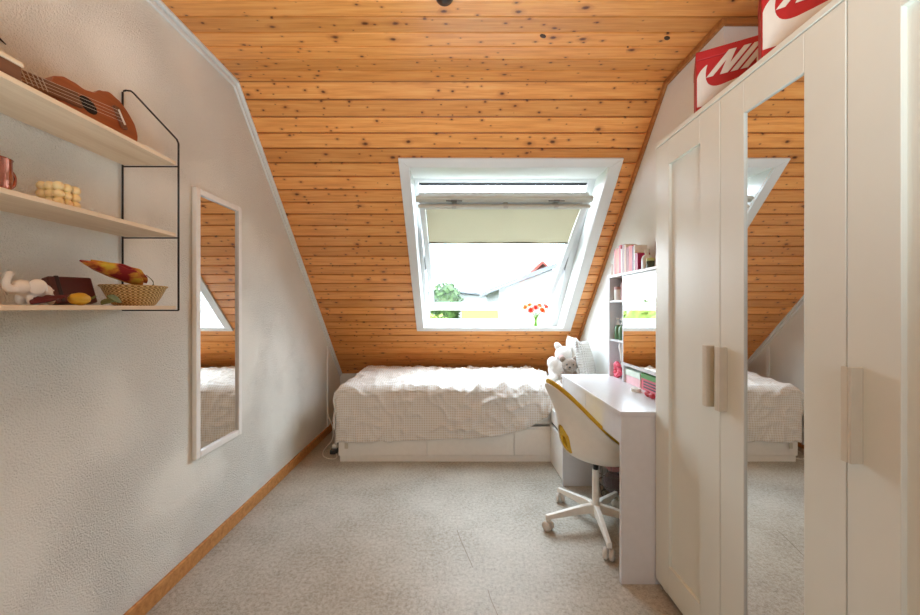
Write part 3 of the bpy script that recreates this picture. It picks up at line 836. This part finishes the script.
bm = B(); ball(bm, (tx-.014, ty-.071, tz+.15), (.008, .005, .006), 10, 8); child(tb, 'nose', bm, EYE, smooth=True)

# ------------------------------------------------------------------ cables at the left of the bed
CAB = simple('white_cable', (226, 222, 212), .5)
y = lambda px, py: F*1.19/(py-307.5)
cpts = [(-1.0, 3.05, .0055), (-.95, 2.93, .0055), (-.985, 2.90, .0055), (-1.06, 2.95, .0055), (-1.10, 3.05, .0055), (-1.105, 3.15, .012), (-1.08, 3.22, .05), (-1.10, 3.28, .14), (-1.16, 3.34, .22), (-1.183, 3.40, .30)]
sm_pts = []
for i in range(len(cpts)-1):
    P = [Vector(cpts[max(0, min(len(cpts)-1, i+k))]) for k in (-1, 0, 1, 2)]
    for t in (0, .25, .5, .75):
        sm_pts.append(.5*((2*P[1]) + (P[2]-P[0])*t + (2*P[0]-5*P[1]+4*P[2]-P[3])*t*t + (3*P[1]-P[0]-3*P[2]+P[3])*t**3))
tag(obj('power_cable', tube(B(), sm_pts, .0045, 7), CAB, smooth=True), 'white power cable looping on the floor left of the daybed', 'cable')
ps = empty('power_strip', (-1.0, 3.12, 0), 'dark power strip on the floor between the daybed and left wall', 'power strip')
child(ps, 'housing', box(B(), -1.03, -.975, 3.0, 3.25, 0, .035), simple('dark_plastic', (52, 50, 48), .5), bevel=.006)
child(ps, 'plug', box(B(), -1.024, -.982, 3.03, 3.07, .0352, .07), CAB, bevel=.008)

# ------------------------------------------------------------------ bedside drawer chest at the foot of the desk
ch = empty('drawer_chest', (.93, 2.68, 0), 'low white two-drawer chest between the desk and daybed', 'chest')
CX, CY0, CY1 = .716, 2.498, 2.852
bm = B(); box(bm, CX+.02, 1.14, CY0, CY1, 0, .425)
child(ch, 'carcass', bm, WHITE, bevel=.002)
for z0_, z1_ in ((.012, .30), (.325, .424)):
    child(ch, 'drawer', box(B(), CX, CX+.019, CY0+.003, CY1-.003, z0_, z1_), WHITE, bevel=.002)
child(ch, 'grip_groove', box(B(), CX+.012, CX+.0199, CY0+.003, CY1-.003, .301, .324), simple('dark_groove', (60, 56, 50), .7))

# ------------------------------------------------------------------ desk
DX0, DX1, DY0, DY1 = .706, 1.145, 1.598, 2.490
dk = empty('desk', (.93, 2.05, 0), 'white desk with two drawers along the right wall', 'desk')
child(dk, 'tabletop', box(B(), DX0-.004, DX1, DY0-.006, DY1+.006, .722, .742), DESKW, bevel=.002)
child(dk, 'side_panel', box(B(), DX0, DX1-.005, DY0-.004, DY0+.016, 0, .7215), DESKW, bevel=.0015)
child(dk, 'side_panel', box(B(), DX0, DX1-.005, DY1-.018, DY1, 0, .7215), DESKW, bevel=.0015)
child(dk, 'back_panel', box(B(), DX1-.03, DX1-.014, DY0+.017, DY1-.019, .35, .7215), DESKW)
ymid = 2.045
for a, b in ((DY0+.018, ymid-.0015), (ymid+.0015, DY1-.020)):
    d = child(dk, 'drawer', box(box(B(), DX0+.002, DX0+.020, a, b, .60, .720), DX0+.021, DX1-.06, a+.01, b-.01, .612, .70), DESKW, bevel=.0015)

# chair -----------------------------------------------------------
CC = Vector((.757, 2.025, 0))
chair = empty('swivel_chair', CC, 'white shell swivel chair with yellow seat lining at the desk', 'chair')
PLA = simple('white_chair_plastic', (236, 232, 222), .38, var=.02); YELW = simple('mustard_yellow_pad', (214, 176, 48), .75, var=.1, scale=60, bump=.15); MET = simple('white_powder_metal', (232, 228, 218), .35)
hubz = .13
bm = B(); lathe(bm, [(0, .055), (.030, .055), (.034, .075), (.028, .115), (.0185, .135), (.0185, .305), (.016, .308), (0, .308)], 20, Matrix.Translation(CC))
child(chair, 'column', bm, MET, smooth=True)
bm = B(); lathe(bm, [(0, .3085), (.0135, .3085), (.0135, .36), (0, .36)], 16, Matrix.Translation(CC))
child(chair, 'gas_piston', bm, BLACK, smooth=True)
WHL = simple('grey_white_castor', (206, 200, 190), .45); WHD = simple('castor_shadow_plastic', (120, 112, 104), .5)
for q, deg in enumerate((118, 190, 262, 334, 46)):
    a = math.radians(deg); d = Vector((math.cos(a), math.sin(a), 0)); s = Vector((-d.y, d.x, 0))
    bm = B()
    r0, r1 = .024, .275
    sec = [(r0, .122, .075, .017), (r0+.06, .118, .076, .0155), (r1-.02, .090, .066, .0125), (r1+.012, .086, .058, .012)]
    prev = None
    for r_, zt, zbm, hwid in sec:
        P = CC + d*r_
        ring = [bm.verts.new(P + s*hwid*.8 + Vector((0, 0, zt))), bm.verts.new(P - s*hwid*.8 + Vector((0, 0, zt))), bm.verts.new(P - s*hwid + Vector((0, 0, zbm))), bm.verts.new(P + s*hwid + Vector((0, 0, zbm)))]
        if prev:
            for k in range(4): bm.faces.new((prev[k], prev[(k+1) % 4], ring[(k+1) % 4], ring[k]))
        else: bm.faces.new(ring[::-1])
        prev = ring
    bm.faces.new(prev)
    lg = child(chair, 'leg', bm, MET, bevel=.003)
    sw = math.radians((35, 60, 20, -40, 75)[q]); ax = (s*math.cos(sw) + d*math.sin(sw))
    cw = CC + d*(r1-.006) + Vector((0, 0, .0265)) + ax.cross(Vector((0, 0, 1)))*.008
    bm = B(); Mw = axis_matrix(cw, ax.cross(Vector((0, 0, 1))), (0, 0, 1), ax)
    for o_ in (-.014, .014):
        lathe(bm, [(0, o_-.011), (.019, o_-.011), (.0255, o_-.007), (.0265, o_), (.0255, o_+.007), (.019, o_+.011), (0, o_+.011)], 20, Mw)
    tube(bm, [CC + d*(r1-.006) + Vector((0, 0, .03)), CC + d*(r1-.006) + Vector((0, 0, .062))], .006, 8)
    cs = obj('castor', bm, WHL, lg, smooth=False, bevel=0)
    for p in cs.data.polygons: p.use_smooth = True

BKR = [0, .32, .56, .68, .735, .80, 1.0]; BKH = [0, .03, .10, .22, .42, .68, 1.0]
FRR = [0, .35, .62, .82, .93, .97, 1.0]; FRH = [0, .02, .10, .28, .52, .78, 1.0]
def cr(arr, t):
    n = len(arr)-1; f = min(n-1e-6, t*n); i = int(f); u = f-i
    p0, p1, p2, p3 = arr[max(0, i-1)], arr[i], arr[i+1], arr[min(n, i+2)]
    return .5*((2*p1)+(p2-p0)*u+(2*p0-5*p1+4*p2-p3)*u*u+(3*p1-p0-3*p2+p3)*u**3)
CROT = math.radians(12)
def shell_pt(phi, t, inset=0, cut=1.0):
    wgt = ((1-math.cos(phi))/2)**1.3
    ru, rv = (.283 if math.cos(phi) < 0 else .215), .228
    rr = 1/math.sqrt((math.cos(phi)/ru)**2 + (math.sin(phi)/rv)**2)
    ur = rr*math.cos(phi)
    zr = .462 + .326*((1-math.cos(phi))/2)**2.8; z0_ = .362
    t = t*min(cut, 1)
    r = rr*(cr(FRR, t)*(1-wgt)+cr(BKR, t)*wgt); hgt = (zr-z0_)*(cr(FRH, t)*(1-wgt)+cr(BKH, t)*wgt)
    r = max(0, r - inset*min(1, t*1.4)); zz = z0_ + hgt + inset*(1-t)*1.0
    if cut > 1: r += (cut-1)*.1*t**6; zz += (cut-1)*t**6
    u_, v_2 = r*math.cos(phi), r*math.sin(phi)
    return CC + Vector((u_*math.cos(CROT)-v_2*math.sin(CROT), u_*math.sin(CROT)+v_2*math.cos(CROT), zz))
HOLE = (PI, .53, .30, .165)    # phi centre, t centre, half phi, half t
def shell(inset, hole, cut=1.0):
    bm = B(); NP, NT = 72, 36; g = []
    cen = bm.verts.new(shell_pt(0, 0, inset))
    for j in range(1, NT+1): g.append([bm.verts.new(shell_pt(2*PI*i/NP, j/NT, inset, cut)) for i in range(NP)])
    for i in range(NP): bm.faces.new((cen, g[0][i], g[0][(i+1) % NP]))
    dele = []
    for j in range(NT-1):
        for i in range(NP):
            ph = 2*PI*(i+.5)/NP; t = (j+1.5)/NT*cut
            f = bm.faces.new((g[j][i], g[j][(i+1) % NP], g[j+1][(i+1) % NP], g[j+1][i]))
            if hole and ((ph-hole[0])/hole[2])**2 + ((t-hole[1])/hole[3])**2 < 1: dele.append(f)
    bmesh.ops.delete(bm, geom=dele, context='FACES')
    if hole:   # round the hole's rim
        bv = [v for v in bm.verts if v.is_boundary and v.co.z < .72 and len(v.link_faces) > 0 and (v.co-CC).x < -.1 and v.co.z < .66]
        for _ in range(4): bmesh.ops.smooth_vert(bm, verts=bv, factor=.5, use_axis_x=True, use_axis_y=True, use_axis_z=True)
    return bm
child(chair, 'seat_shell', shell(0, HOLE), PLA, smooth=True, solid=.006, subsurf=1)
child(chair, 'seat_pad', shell(.008, (PI, .53, .13, .08), 1.022), YELW, smooth=True, solid=.010, subsurf=1)

# wire basket with pink wool under the desk
wb = empty('wire_basket', (.99, 2.345, 0), 'grey wire basket on the floor under the desk', 'basket')
bm = B(); WXc, WYc = .99, 2.345
for z_, r_ in ((.005, .075), (.08, .09), (.155, .105), (.23, .115)):
    tube(bm, [(WXc+r_*math.cos(2*PI*k/28), WYc+r_*math.sin(2*PI*k/28), z_) for k in range(28)], .003, 6, True)
for k in range(12):
    a = 2*PI*k/12; tube(bm, [(WXc+.075*math.cos(a), WYc+.075*math.sin(a), .005), (WXc+.115*math.cos(a), WYc+.115*math.sin(a), .23)], .002, 6)
child(wb, 'wire_cage', bm, GREY)
bm = B(); bmesh.ops.create_icosphere(bm, subdivisions=4, radius=.062, matrix=Matrix.Translation((WXc-.0, WYc, .215)))
tag(obj('wool_ball', bm, m_plush('dusty_pink_wool', (206, 132, 136)), smooth=True), 'dusty pink wool ball in the wire basket under the desk', 'wool')
bm = B(); bmesh.ops.create_icosphere(bm, subdivisions=3, radius=.066, matrix=Matrix.Translation((WXc, WYc, .085)))
tag(obj('wool_ball', bm, m_plush('grey_wool', (120, 104, 108)), smooth=True), 'dark grey wool ball at the bottom of the wire basket', 'wool')

# ------------------------------------------------------------------ vanity shelf on the desk
VX, VXB = 1.0, 1.142
va = empty('vanity_shelf', (1.07, 2.15, .742), 'white shelf unit with sliding mirror standing on the desk', 'shelf unit')
z0, z1 = .7425, 1.398
ya, yb_, yc = 1.70, 2.238, 2.452
bm = B()
bm.free()
for q0, q1 in ((yc-.016, yc), (yb_-.008, yb_+.008), (ya, ya+.016)): child(va, 'side_panel', box(B(), VX, VXB-.006, q0, q1, z0, z1-.0165), DESKW, bevel=.0015)
child(va, 'top_board', box(B(), VX-.006, VXB, ya-.004, yc+.003, z1-.016, z1), DESKW, bevel=.0015)
child(va, 'back_panel', box(B(), VXB-.0055, VXB, ya+.001, yc-.001, z0, z1-.0165), simple('lilac_white_back', (220, 214, 222), .5))
for zz in (1.235, .985):
    child(va, 'shelf_board', box(B(), VX+.004, VXB-.006, yb_+.0085, yc-.0165, zz-.012, zz), DESKW, bevel=.001)
child(va, 'shelf_board', box(B(), VX-.004, VXB-.006, ya+.0165, yb_-.0085, .845, .861), DESKW, bevel=.001)
dm = child(va, 'mirror_door', box(B(), VX-.006, VX+.008, ya+.018, yb_-.010, .862, 1.379), DESKW, bevel=.002)
mp = obj('mirror_pane', box(B(), VX-.0085, VX-.0062, ya+.032, yb_-.026, .866, 1.362), MIRROR, dm)

# books on top
BK = [((150, 96, 60), .075, .026), ((214, 200, 190), .12, .012), ((206, 74, 84), .165, .017), ((226, 128, 104), .168, .020), ((232, 164, 140), .165, .016), ((222, 66, 92), .18, .022), ((240, 232, 226), .155, .014), ((166, 128, 132), .178, .024), ((236, 206, 180), .172, .015), ((150, 48, 36), .152, .030), ((226, 104, 110), .155, .034), ((110, 60, 90), .146, .014), ((240, 236, 230), .15, .012), ((176, 40, 90), .10, .026)]
BL_ = ['short brown book at the far end of the row above the vanity mirror', 'thin grey-white booklet second from the far end of the book row', 'crimson book third from the far end, above the open compartments', 'salmon book fourth from the far end of the book row',
       'peach book just before the tall pink-red book', 'tall pink-red book near the middle of the row', 'thin white book just after the tall pink-red book', 'tall mauve-grey book at the middle of the row', 'cream book just before the dark red book',
       'dark brick-red book in the near half of the row', 'wide coral book beside the dark brick-red book', 'thin dark plum book beside the wide coral book', 'thin white book near the white bottle end of the row', 'short magenta book at the near end, beside the white bottle']
PAG = simple('book_pages', (240, 234, 222), .9)
yy = 2.446
for (rgb, h, th), lb in zip(BK, BL_):
    th *= 1.28
    bt = empty('book', (VX+.06, yy-th/2, z1), lb, 'book', 'books on top of the vanity shelf')
    mt = simple('book_cover_%02x%02x%02x' % rgb, rgb, .5)
    bm = B(); box(bm, VX+.016, VX+.0185, yy-th+.0005, yy-.0005, z1, z1+h); box(bm, VX+.0185, VX+.085, yy-.0025, yy-.0005, z1, z1+h); box(bm, VX+.0185, VX+.085, yy-th+.0005, yy-th+.0025, z1, z1+h)
    child(bt, 'cover', bm, mt)
    child(bt, 'pages', box(B(), VX+.019, VX+.081, yy-th+.003, yy-.003, z1+.003, z1+h-.003), PAG)
    yy -= th
# two light tins lying on the books' tops are left to the shelf end: bottle, brush, plant
yq = yy-.035
bt = empty('bottle', (VX+.05, yq, z1), 'white rounded bottle beside the magenta book on the vanity shelf', 'bottle')
child(bt, 'bottle_body', lathe(B(), [(0, .0), (.026, 0), (.029, .006), (.029, .06), (.022, .078), (.010, .085), (.010, .09), (0, .09)], 20, Matrix.Translation((VX+.05, yq, z1))), simple('pale_blue_white_plastic', (226, 232, 232), .3), smooth=True)
child(bt, 'cap', lathe(B(), [(0, .0905), (.012, .0905), (.012, .112), (.010, .115), (0, .115)], 16, Matrix.Translation((VX+.05, yq, z1))), WHITE, smooth=True)
bs = empty('hairbrush', (VX+.10, yq-.01, z1), 'brown hairbrush standing behind the white bottle on the vanity shelf', 'brush')
bm = B(); tube(bm, [(VX+.10, yq-.03, z1), (VX+.10, yq-.03, z1+.09)], .009, 10); ball(bm, (VX+.10, yq-.03, z1+.13), (.014, .034, .048))
child(bs, 'handle', bm, simple('taupe_brush', (150, 118, 100), .5), smooth=True)
jr = empty('jar', (VX+.035, yq-.065, z1), 'small dark green jar nearest the wardrobe on the vanity shelf', 'jar')
child(jr, 'jar_body', lathe(B(), [(0, 0), (.018, 0), (.02, .005), (.02, .04), (0, .04)], 18, Matrix.Translation((VX+.035, yq-.065, z1))), simple('dark_green_glass', (58, 74, 54), .2), smooth=True)
child(jr, 'lid', lathe(B(), [(0, .0405), (.021, .0405), (.021, .055), (0, .055)], 18, Matrix.Translation((VX+.035, yq-.065, z1))), simple('yellow_green_lid', (206, 208, 140), .4), smooth=True)
# compartments
cyl = empty('candle_tin', (VX+.05, 2.40, 1.235), 'white round tin in the top compartment of the vanity shelf', 'tin')
child(cyl, 'tin_body', lathe(B(), [(0, 0), (.032, 0), (.032, .07), (0, .07)], 24, Matrix.Translation((VX+.05, 2.395, 1.235))), WHITE, smooth=False)
child(cyl, 'lid', lathe(B(), [(0, .0705), (.033, .0705), (.033, .088), (0, .088)], 24, Matrix.Translation((VX+.05, 2.395, 1.235))), simple('rosy_brown_tin', (176, 130, 122), .4))
nb = obj('small_box', box(B(), VX+.03, VX+.10, 2.262, 2.335, 1.235, 1.345), simple('mauve_card', (170, 128, 128), .6), bevel=.002)
tag(nb, 'mauve cardboard box in the top compartment of the vanity shelf', 'box')
for i, (yy_, lb) in enumerate(((2.405, 'green pump bottle at the far side of the middle compartment'), (2.345, 'green pump bottle in the centre of the middle compartment'), (2.285, 'green pump bottle at the near side of the middle compartment'))):
    Mx = Matrix.Translation((VX+.045, yy_, .985))
    e_ = empty('pump_bottle', (VX+.045, yy_, .985), lb, 'bottle', 'green bottles in the middle compartment')
    child(e_, 'bottle_body', lathe(B(), [(0, 0), (.02, 0), (.022, .005), (.022, .075), (.010, .092), (0, .092)], 18, Mx), simple('green_glass', (104, 138, 104), .2), smooth=True)
    child(e_, 'pump', lathe(B(), [(0, .0925), (.010, .0925), (.010, .105), (.004, .108), (.004, .125), (.012, .127), (.012, .135), (0, .135)], 14, Mx), WHITE, smooth=True)
# tassel hanging in the bottom compartment + pink scrunchie
tsl = obj('ribbon', tube(B(), bez((VX+.03, 2.32, .972), (VX+.02, 2.35, .93), (VX+.02, 2.28, .90), (VX+.025, 2.30, .82), 10), [.006, .009, .011, .010, .008, .007, .008, .010, .011, .009, .005], 8), WHITE, smooth=True)
tag(tsl, 'white ribbon hanging in the bottom compartment of the vanity shelf', 'ribbon')
bm = B(); n = 90
pts = []
for k in range(n):
    a = 2*PI*k/n; rr = .034+.007*math.sin(a*9); pts.append((VX+.03+.007*math.sin(a*11), 2.375+rr*math.cos(a), .743+.049+rr*math.sin(a)))
tube(bm, pts, [.0125+.003*math.sin(k*.9) for k in range(n)], 10, True)
sc_ = obj('scrunchie', bm, simple('hot_pink_satin', (232, 92, 116), .45, var=.15, scale=60), smooth=True)
tag(sc_, 'ruffled hot pink scrunchie in the bottom compartment on the desk', 'scrunchie')
# boxes and bits below the mirror
PK = simple('pale_pink_card', (240, 196, 202), .6); GR = simple('leaf_green_card', (92, 150, 84), .6); RD = simple('red_card', (186, 40, 48), .5); MINT = simple('mint_white_card', (222, 236, 222), .6); DP = simple('deep_pink_card', (214, 104, 120), .6)
b1 = empty('gift_box', (VX+.05, 2.14, .742), 'pale pink box with mint lid under the vanity mirror', 'box')
child(b1, 'box_body', box(B(), VX+.012, VX+.11, 2.05, 2.225, .7425, .79), PK, bevel=.002); child(b1, 'lid', box(B(), VX+.010, VX+.112, 2.048, 2.227, .7905, .825), MINT, bevel=.002)
b2 = empty('gift_box', (VX+.05, 1.94, .742), 'deep pink box with green lid and dark stripes under the vanity mirror', 'box')
child(b2, 'box_body', box(B(), VX+.012, VX+.11, 1.86, 2.035, .7425, .805), DP, bevel=.002); child(b2, 'lid', box(B(), VX+.010, VX+.112, 1.858, 2.037, .8055, .832), GR, bevel=.002)
bm = B()
for z_ in (.757, .772, .787): box(bm, VX+.0105, VX+.0118, 1.885, 2.01, z_, z_+.007)
child(b2, 'stripes', bm, BLACK)
tp = obj('tape_roll', lathe(B(), [(.012, 0), (.026, 0), (.026, .018), (.012, .018), (.012, 0)], 28), WHITE, loc=(VX-.045, 1.98, .7425)); tag(tp, 'white tape roll lying on the desk before the deep pink box', 'tape')
rc = empty('gift_bow', (VX-.05, 1.76, .742), 'small red bow on the desk close to the wardrobe', 'bow')
bm = B(); ball(bm, (VX-.045, 1.86, .757), (.012, .022, .0145)); ball(bm, (VX-.045, 1.815, .757), (.012, .022, .0145)); ball(bm, (VX-.045, 1.838, .757), .010)
child(rc, 'ribbon', bm, RD, smooth=True)

# ------------------------------------------------------------------ wardrobe
AX, AXB, AY0, AY1 = .850, 1.355, .420, 1.589
AZT = 1.886
wd = empty('wardrobe', (1.1, 1.0, 0), 'tall warm-white three-door wardrobe with a mirror in the middle door', 'wardrobe')
bm = B()
box(bm, AX+.021, AXB, AY0, AY0+.018, .06, AZT-.0185); box(bm, AX+.021, AXB, AY1-.018, AY1, .06, AZT-.0185)
box(bm, AX+.03, AXB, AY0+.0185, AY1-.0185, .06, .078); box(bm, AXB-.006, AXB, AY0+.0185, AY1-.0185, .0785, AZT-.0185)
child(wd, 'carcass', bm, WARD)
child(wd, 'top_board', box(B(), AX-.001, AXB, AY0-.002, AY1+.002, AZT-.018, AZT), WARD, bevel=.002)
for fx_, fy_ in ((AX+.035, AY1-.03), (AX+.035, AY0+.03), (AXB-.03, AY1-.03), (AXB-.03, AY0+.03), (AX+.035, 1.2), (AX+.035, .80)):
    child(wd, 'foot', box(B(), fx_-.012, fx_+.012, fy_-.012, fy_+.012, 0, .0595), WHITE)
def door(ya_, yb__, mirror, handle_y):
    z0_, z1_ = .034, AZT-.022; st, rt, rbm = .098, .098, .115
    bm = B()
    box(bm, AX, AX+.019, ya_, ya_+st, z0_, z1_); box(bm, AX, AX+.019, yb__-st, yb__, z0_, z1_)
    box(bm, AX, AX+.019, ya_+st, yb__-st, z0_, z0_+rbm); box(bm, AX, AX+.019, ya_+st, yb__-st, z1_-rt, z1_)
    d = child(wd, 'door', bm, WARD, bevel=.0015)
    if mirror:
        p = obj('mirror_pane', box(B(), AX+.006, AX+.012, ya_+st, yb__-st, z0_+rbm, z1_-rt), MIRROR, d)
    else:
        p = obj('door_panel', box(B(), AX+.012, AX+.017, ya_+st, yb__-st, z0_+rbm, z1_-rt), WARD, d)
    bm = B(); box(bm, AX-.026, AX-.0001, handle_y, handle_y+.007, .862, 1.064); box(bm, AX-.026, AX-.019, handle_y+.0071, handle_y+.022, .862, 1.064)
    h = obj('handle', bm, HANDLE, d, bevel=.0015)
W3 = (AY1-AY0)/3
door(AY0+2*W3+.0015, AY1-.001, False, AY0+2*W3+.026)
door(AY0+W3+.0015, AY0+2*W3-.0015, True, AY0+2*W3-.034)
door(AY0+.001, AY0+W3-.0015, False, AY0+W3-.034)

# shoe boxes on the wardrobe
RED = simple('red_shoebox_card', (168, 20, 30), .5, var=.05); CARDW = simple('white_shoebox_card', (208, 202, 192), .55, var=.04)
def letters():
    """N I K E as heavy slanted polygons in a unit-height frame; returns list of polygons and the advance"""
    out = []
    def add(poly, x): out.append([(px+x+py*.85, py) for px, py in poly])
    add([(0, 0), (.26, 0), (.26, .58), (.52, 0), (.80, 0), (.80, 1), (.54, 1), (.54, .42), (.28, 1), (0, 1)], 0)
    add([(0, 0), (.26, 0), (.26, 1), (0, 1)], .90)
    add([(0, 0), (.26, 0), (.26, .36), (.56, 0), (.90, 0), (.50, .50), (.88, 1), (.56, 1), (.26, .64), (.26, 1), (0, 1)], 1.26)
    add([(0, 0), (.66, 0), (.66, .22), (.26, .22), (.26, .40), (.60, .40), (.60, .60), (.26, .60), (.26, .78), (.66, .78), (.66, 1), (0, 1)], 2.24)
    return out
def swoosh(Wd, Ht):
    low = [bez((.06, .60, 0), (-.02, .40, 0), (-.02, .02, 0), (.26, .06, 0), 12), bez((.26, .06, 0), (.46, .10, 0), (.75, .45, 0), (1.0, .80, 0), 12)]
    upc = [bez((1.0, .80, 0), (.75, .60, 0), (.42, .36, 0), (.25, .36, 0), 12), bez((.25, .36, 0), (.10, .36, 0), (.055, .48, 0), (.06, .60, 0), 10)]
    pts = []
    for s in low + upc: pts += [(p.x*Wd, p.y*Ht) for p in s[:-1]]
    return pts
def shoebox(corner, ang, w, dpt, h, label):
    e = empty('shoe_box', corner, label, 'box', 'red shoe boxes on the wardrobe', rotz=ang)
    # local: x along the printed face, y into depth, z up
    obj('carton', box(B(), 0, w, 0, dpt, 0, h*.86), RED, e, bevel=.002)
    obj('lid', box(B(), -.001, w+.001, -.001, dpt+.001, h*.86+.0005, h), RED, e, bevel=.002)
    M = Matrix(((1, 0, 0, 0), (0, 0, -1, 0), (0, 1, 0, 0), (0, 0, 0, 1)))
    f = [(.003, .024), (w-.003, .024), (w-.003, .186)] + [(p.x, p.y) for p in bez((w-.01, .186, 0), (.27, .145, 0), (.20, .110, 0), (.075, .086, 0), 12)[1:]] \
        + [(p.x, p.y) for p in bez((.070, .0855, 0), (.034, .082, 0), (.020, .115, 0), (.034, .168, 0), 10)] + [(p.x, p.y) for p in bez((.033, .168, 0), (.016, .158, 0), (.006, .142, 0), (.003, .128, 0), 6)]
    tk = obj('tick_emblem', prism(B(), f, .0003, .0012, M), CARDW, e); tk['label'] = 'large white curved tick along the printed face'
    for poly in letters():
        lt = obj('lettering', prism(B(), [(.030 + px*.078, .122 + py*.078) for px, py in poly], .0013, .0021, M), CARDW, e)
        lt['label'] = 'white slanted capital letters'
    return e
shoebox((.862, 1.338, AZT), math.radians(-30), .36, .15, .222, 'red and white shoe box nearer the ceiling slope, farther back on the wardrobe')
shoebox((.853, 1.04, AZT), math.radians(-36), .36, .13, .222, 'red and white shoe box nearest the viewer, in front of the other on the wardrobe')

# ------------------------------------------------------------------ vase of flowers on the sill
vx, vy, vz = .733, 3.455, 1.005
vs = empty('vase', (vx, vy, vz), 'small clear glass vase on the skylight sill', 'vase')
child(vs, 'vase_glass', lathe(B(), [(0, .001), (.026, .001), (.028, .005), (.026, .05), (.030, .10), (.036, .135), (.034, .135), (.028, .10), (.024, .05), (.025, .008), (0, .008)], 24, Matrix.Translation((vx, vy, vz))), VASEG, smooth=True)
child(vs, 'water', lathe(B(), [(0, .009), (.022, .009), (.0225, .05), (.024, .075), (0, .075)], 20, Matrix.Translation((vx, vy, vz))), m_glass('greenish_water', (.80, .93, .62, 1), .6), smooth=True)
STEM = simple('fresh_green_stem', (146, 178, 62), .5); OR = simple('orange_petal', (236, 128, 62), .6, var=.2, scale=80); OR2 = simple('coral_red_petal', (222, 86, 62), .6, var=.2, scale=80)
FL = [(-.088, -.005, .178, 0), (-.046, .02, .196, 0), (-.005, -.02, .170, 1), (.035, .025, .192, 0), (.086, .0, .182, 1), (-.05, -.045, .150, 1), (.045, -.045, .150, 0)]
FLB = ['orange flower leftmost in the sill vase', 'orange flower second from left at the back of the bouquet', 'coral-red flower at the centre of the bouquet', 'orange flower at the back right of the bouquet', 'coral-red flower rightmost in the sill vase', 'coral-red flower drooping at the lower left of the bouquet', 'orange flower drooping at the lower right of the bouquet']
for (dx, dy, dz, k), lb in zip(FL, FLB):
    e_ = empty('flower', (vx, vy, vz+.01), lb, 'flower', 'orange flowers in the sill vase')
    top = Vector((vx+dx, vy+dy, vz+dz))
    child(e_, 'stem', tube(B(), bez((vx-dx*.12, vy-dy*.1, vz+.012), (vx, vy, vz+.09), (vx+dx*.35, vy+dy*.3, vz+.13), top, 8), .003, 6), STEM, smooth=True)
    bm = B()
    d = Vector((dx*3, dy*3-.1, .25)).normalized(); q = d.to_track_quat('Z', 'Y').to_matrix().to_4x4()
    for ring, (npet, til, L_) in enumerate(((9, .3, .040), (8, .8, .034), (6, 1.25, .025))):
        for i in range(npet):
            Mp = Matrix.Translation(top + d*.004*ring) @ q @ Matrix.Rotation(2*PI*i/npet + ring*.4, 4, 'Z') @ Matrix.Rotation(-til, 4, 'Y')
            leaf(bm, Mp, L_, .015, .25, 0, 7)
    child(e_, 'blossom', bm, (OR, OR2)[k], smooth=True)

# ------------------------------------------------------------------ ceiling spotlight
lx, ly = -.046, 1.335
sp = empty('ceiling_spotlight', (lx, ly, KZ), 'black spotlight on the ceiling at the top edge of the picture', 'lamp')
child(sp, 'mount', lathe(B(), [(0, KZ-.0005), (.045, KZ-.0005), (.045, KZ-.022), (0, KZ-.022)], 24, Matrix.Translation((lx, ly-.07, 0))), BLACK, smooth=False, bevel=.003)
child(sp, 'arm', tube(B(), [(lx, ly-.07, KZ-.02), (lx, ly-.07, KZ-.06), (lx, ly-.03, KZ-.085)], .008, 8), BLACK, smooth=True)
child(sp, 'lamp_shade', lathe(B(), [(0, .045), (.022, .044), (.034, .03), (.038, 0), (.038, -.045), (.035, -.045), (.034, 0), (0, .01)], 24, Matrix.Translation((lx, ly-.0, KZ-.100)) @ Matrix.Rotation(math.radians(-80), 4, 'X')), BLACK, smooth=True)
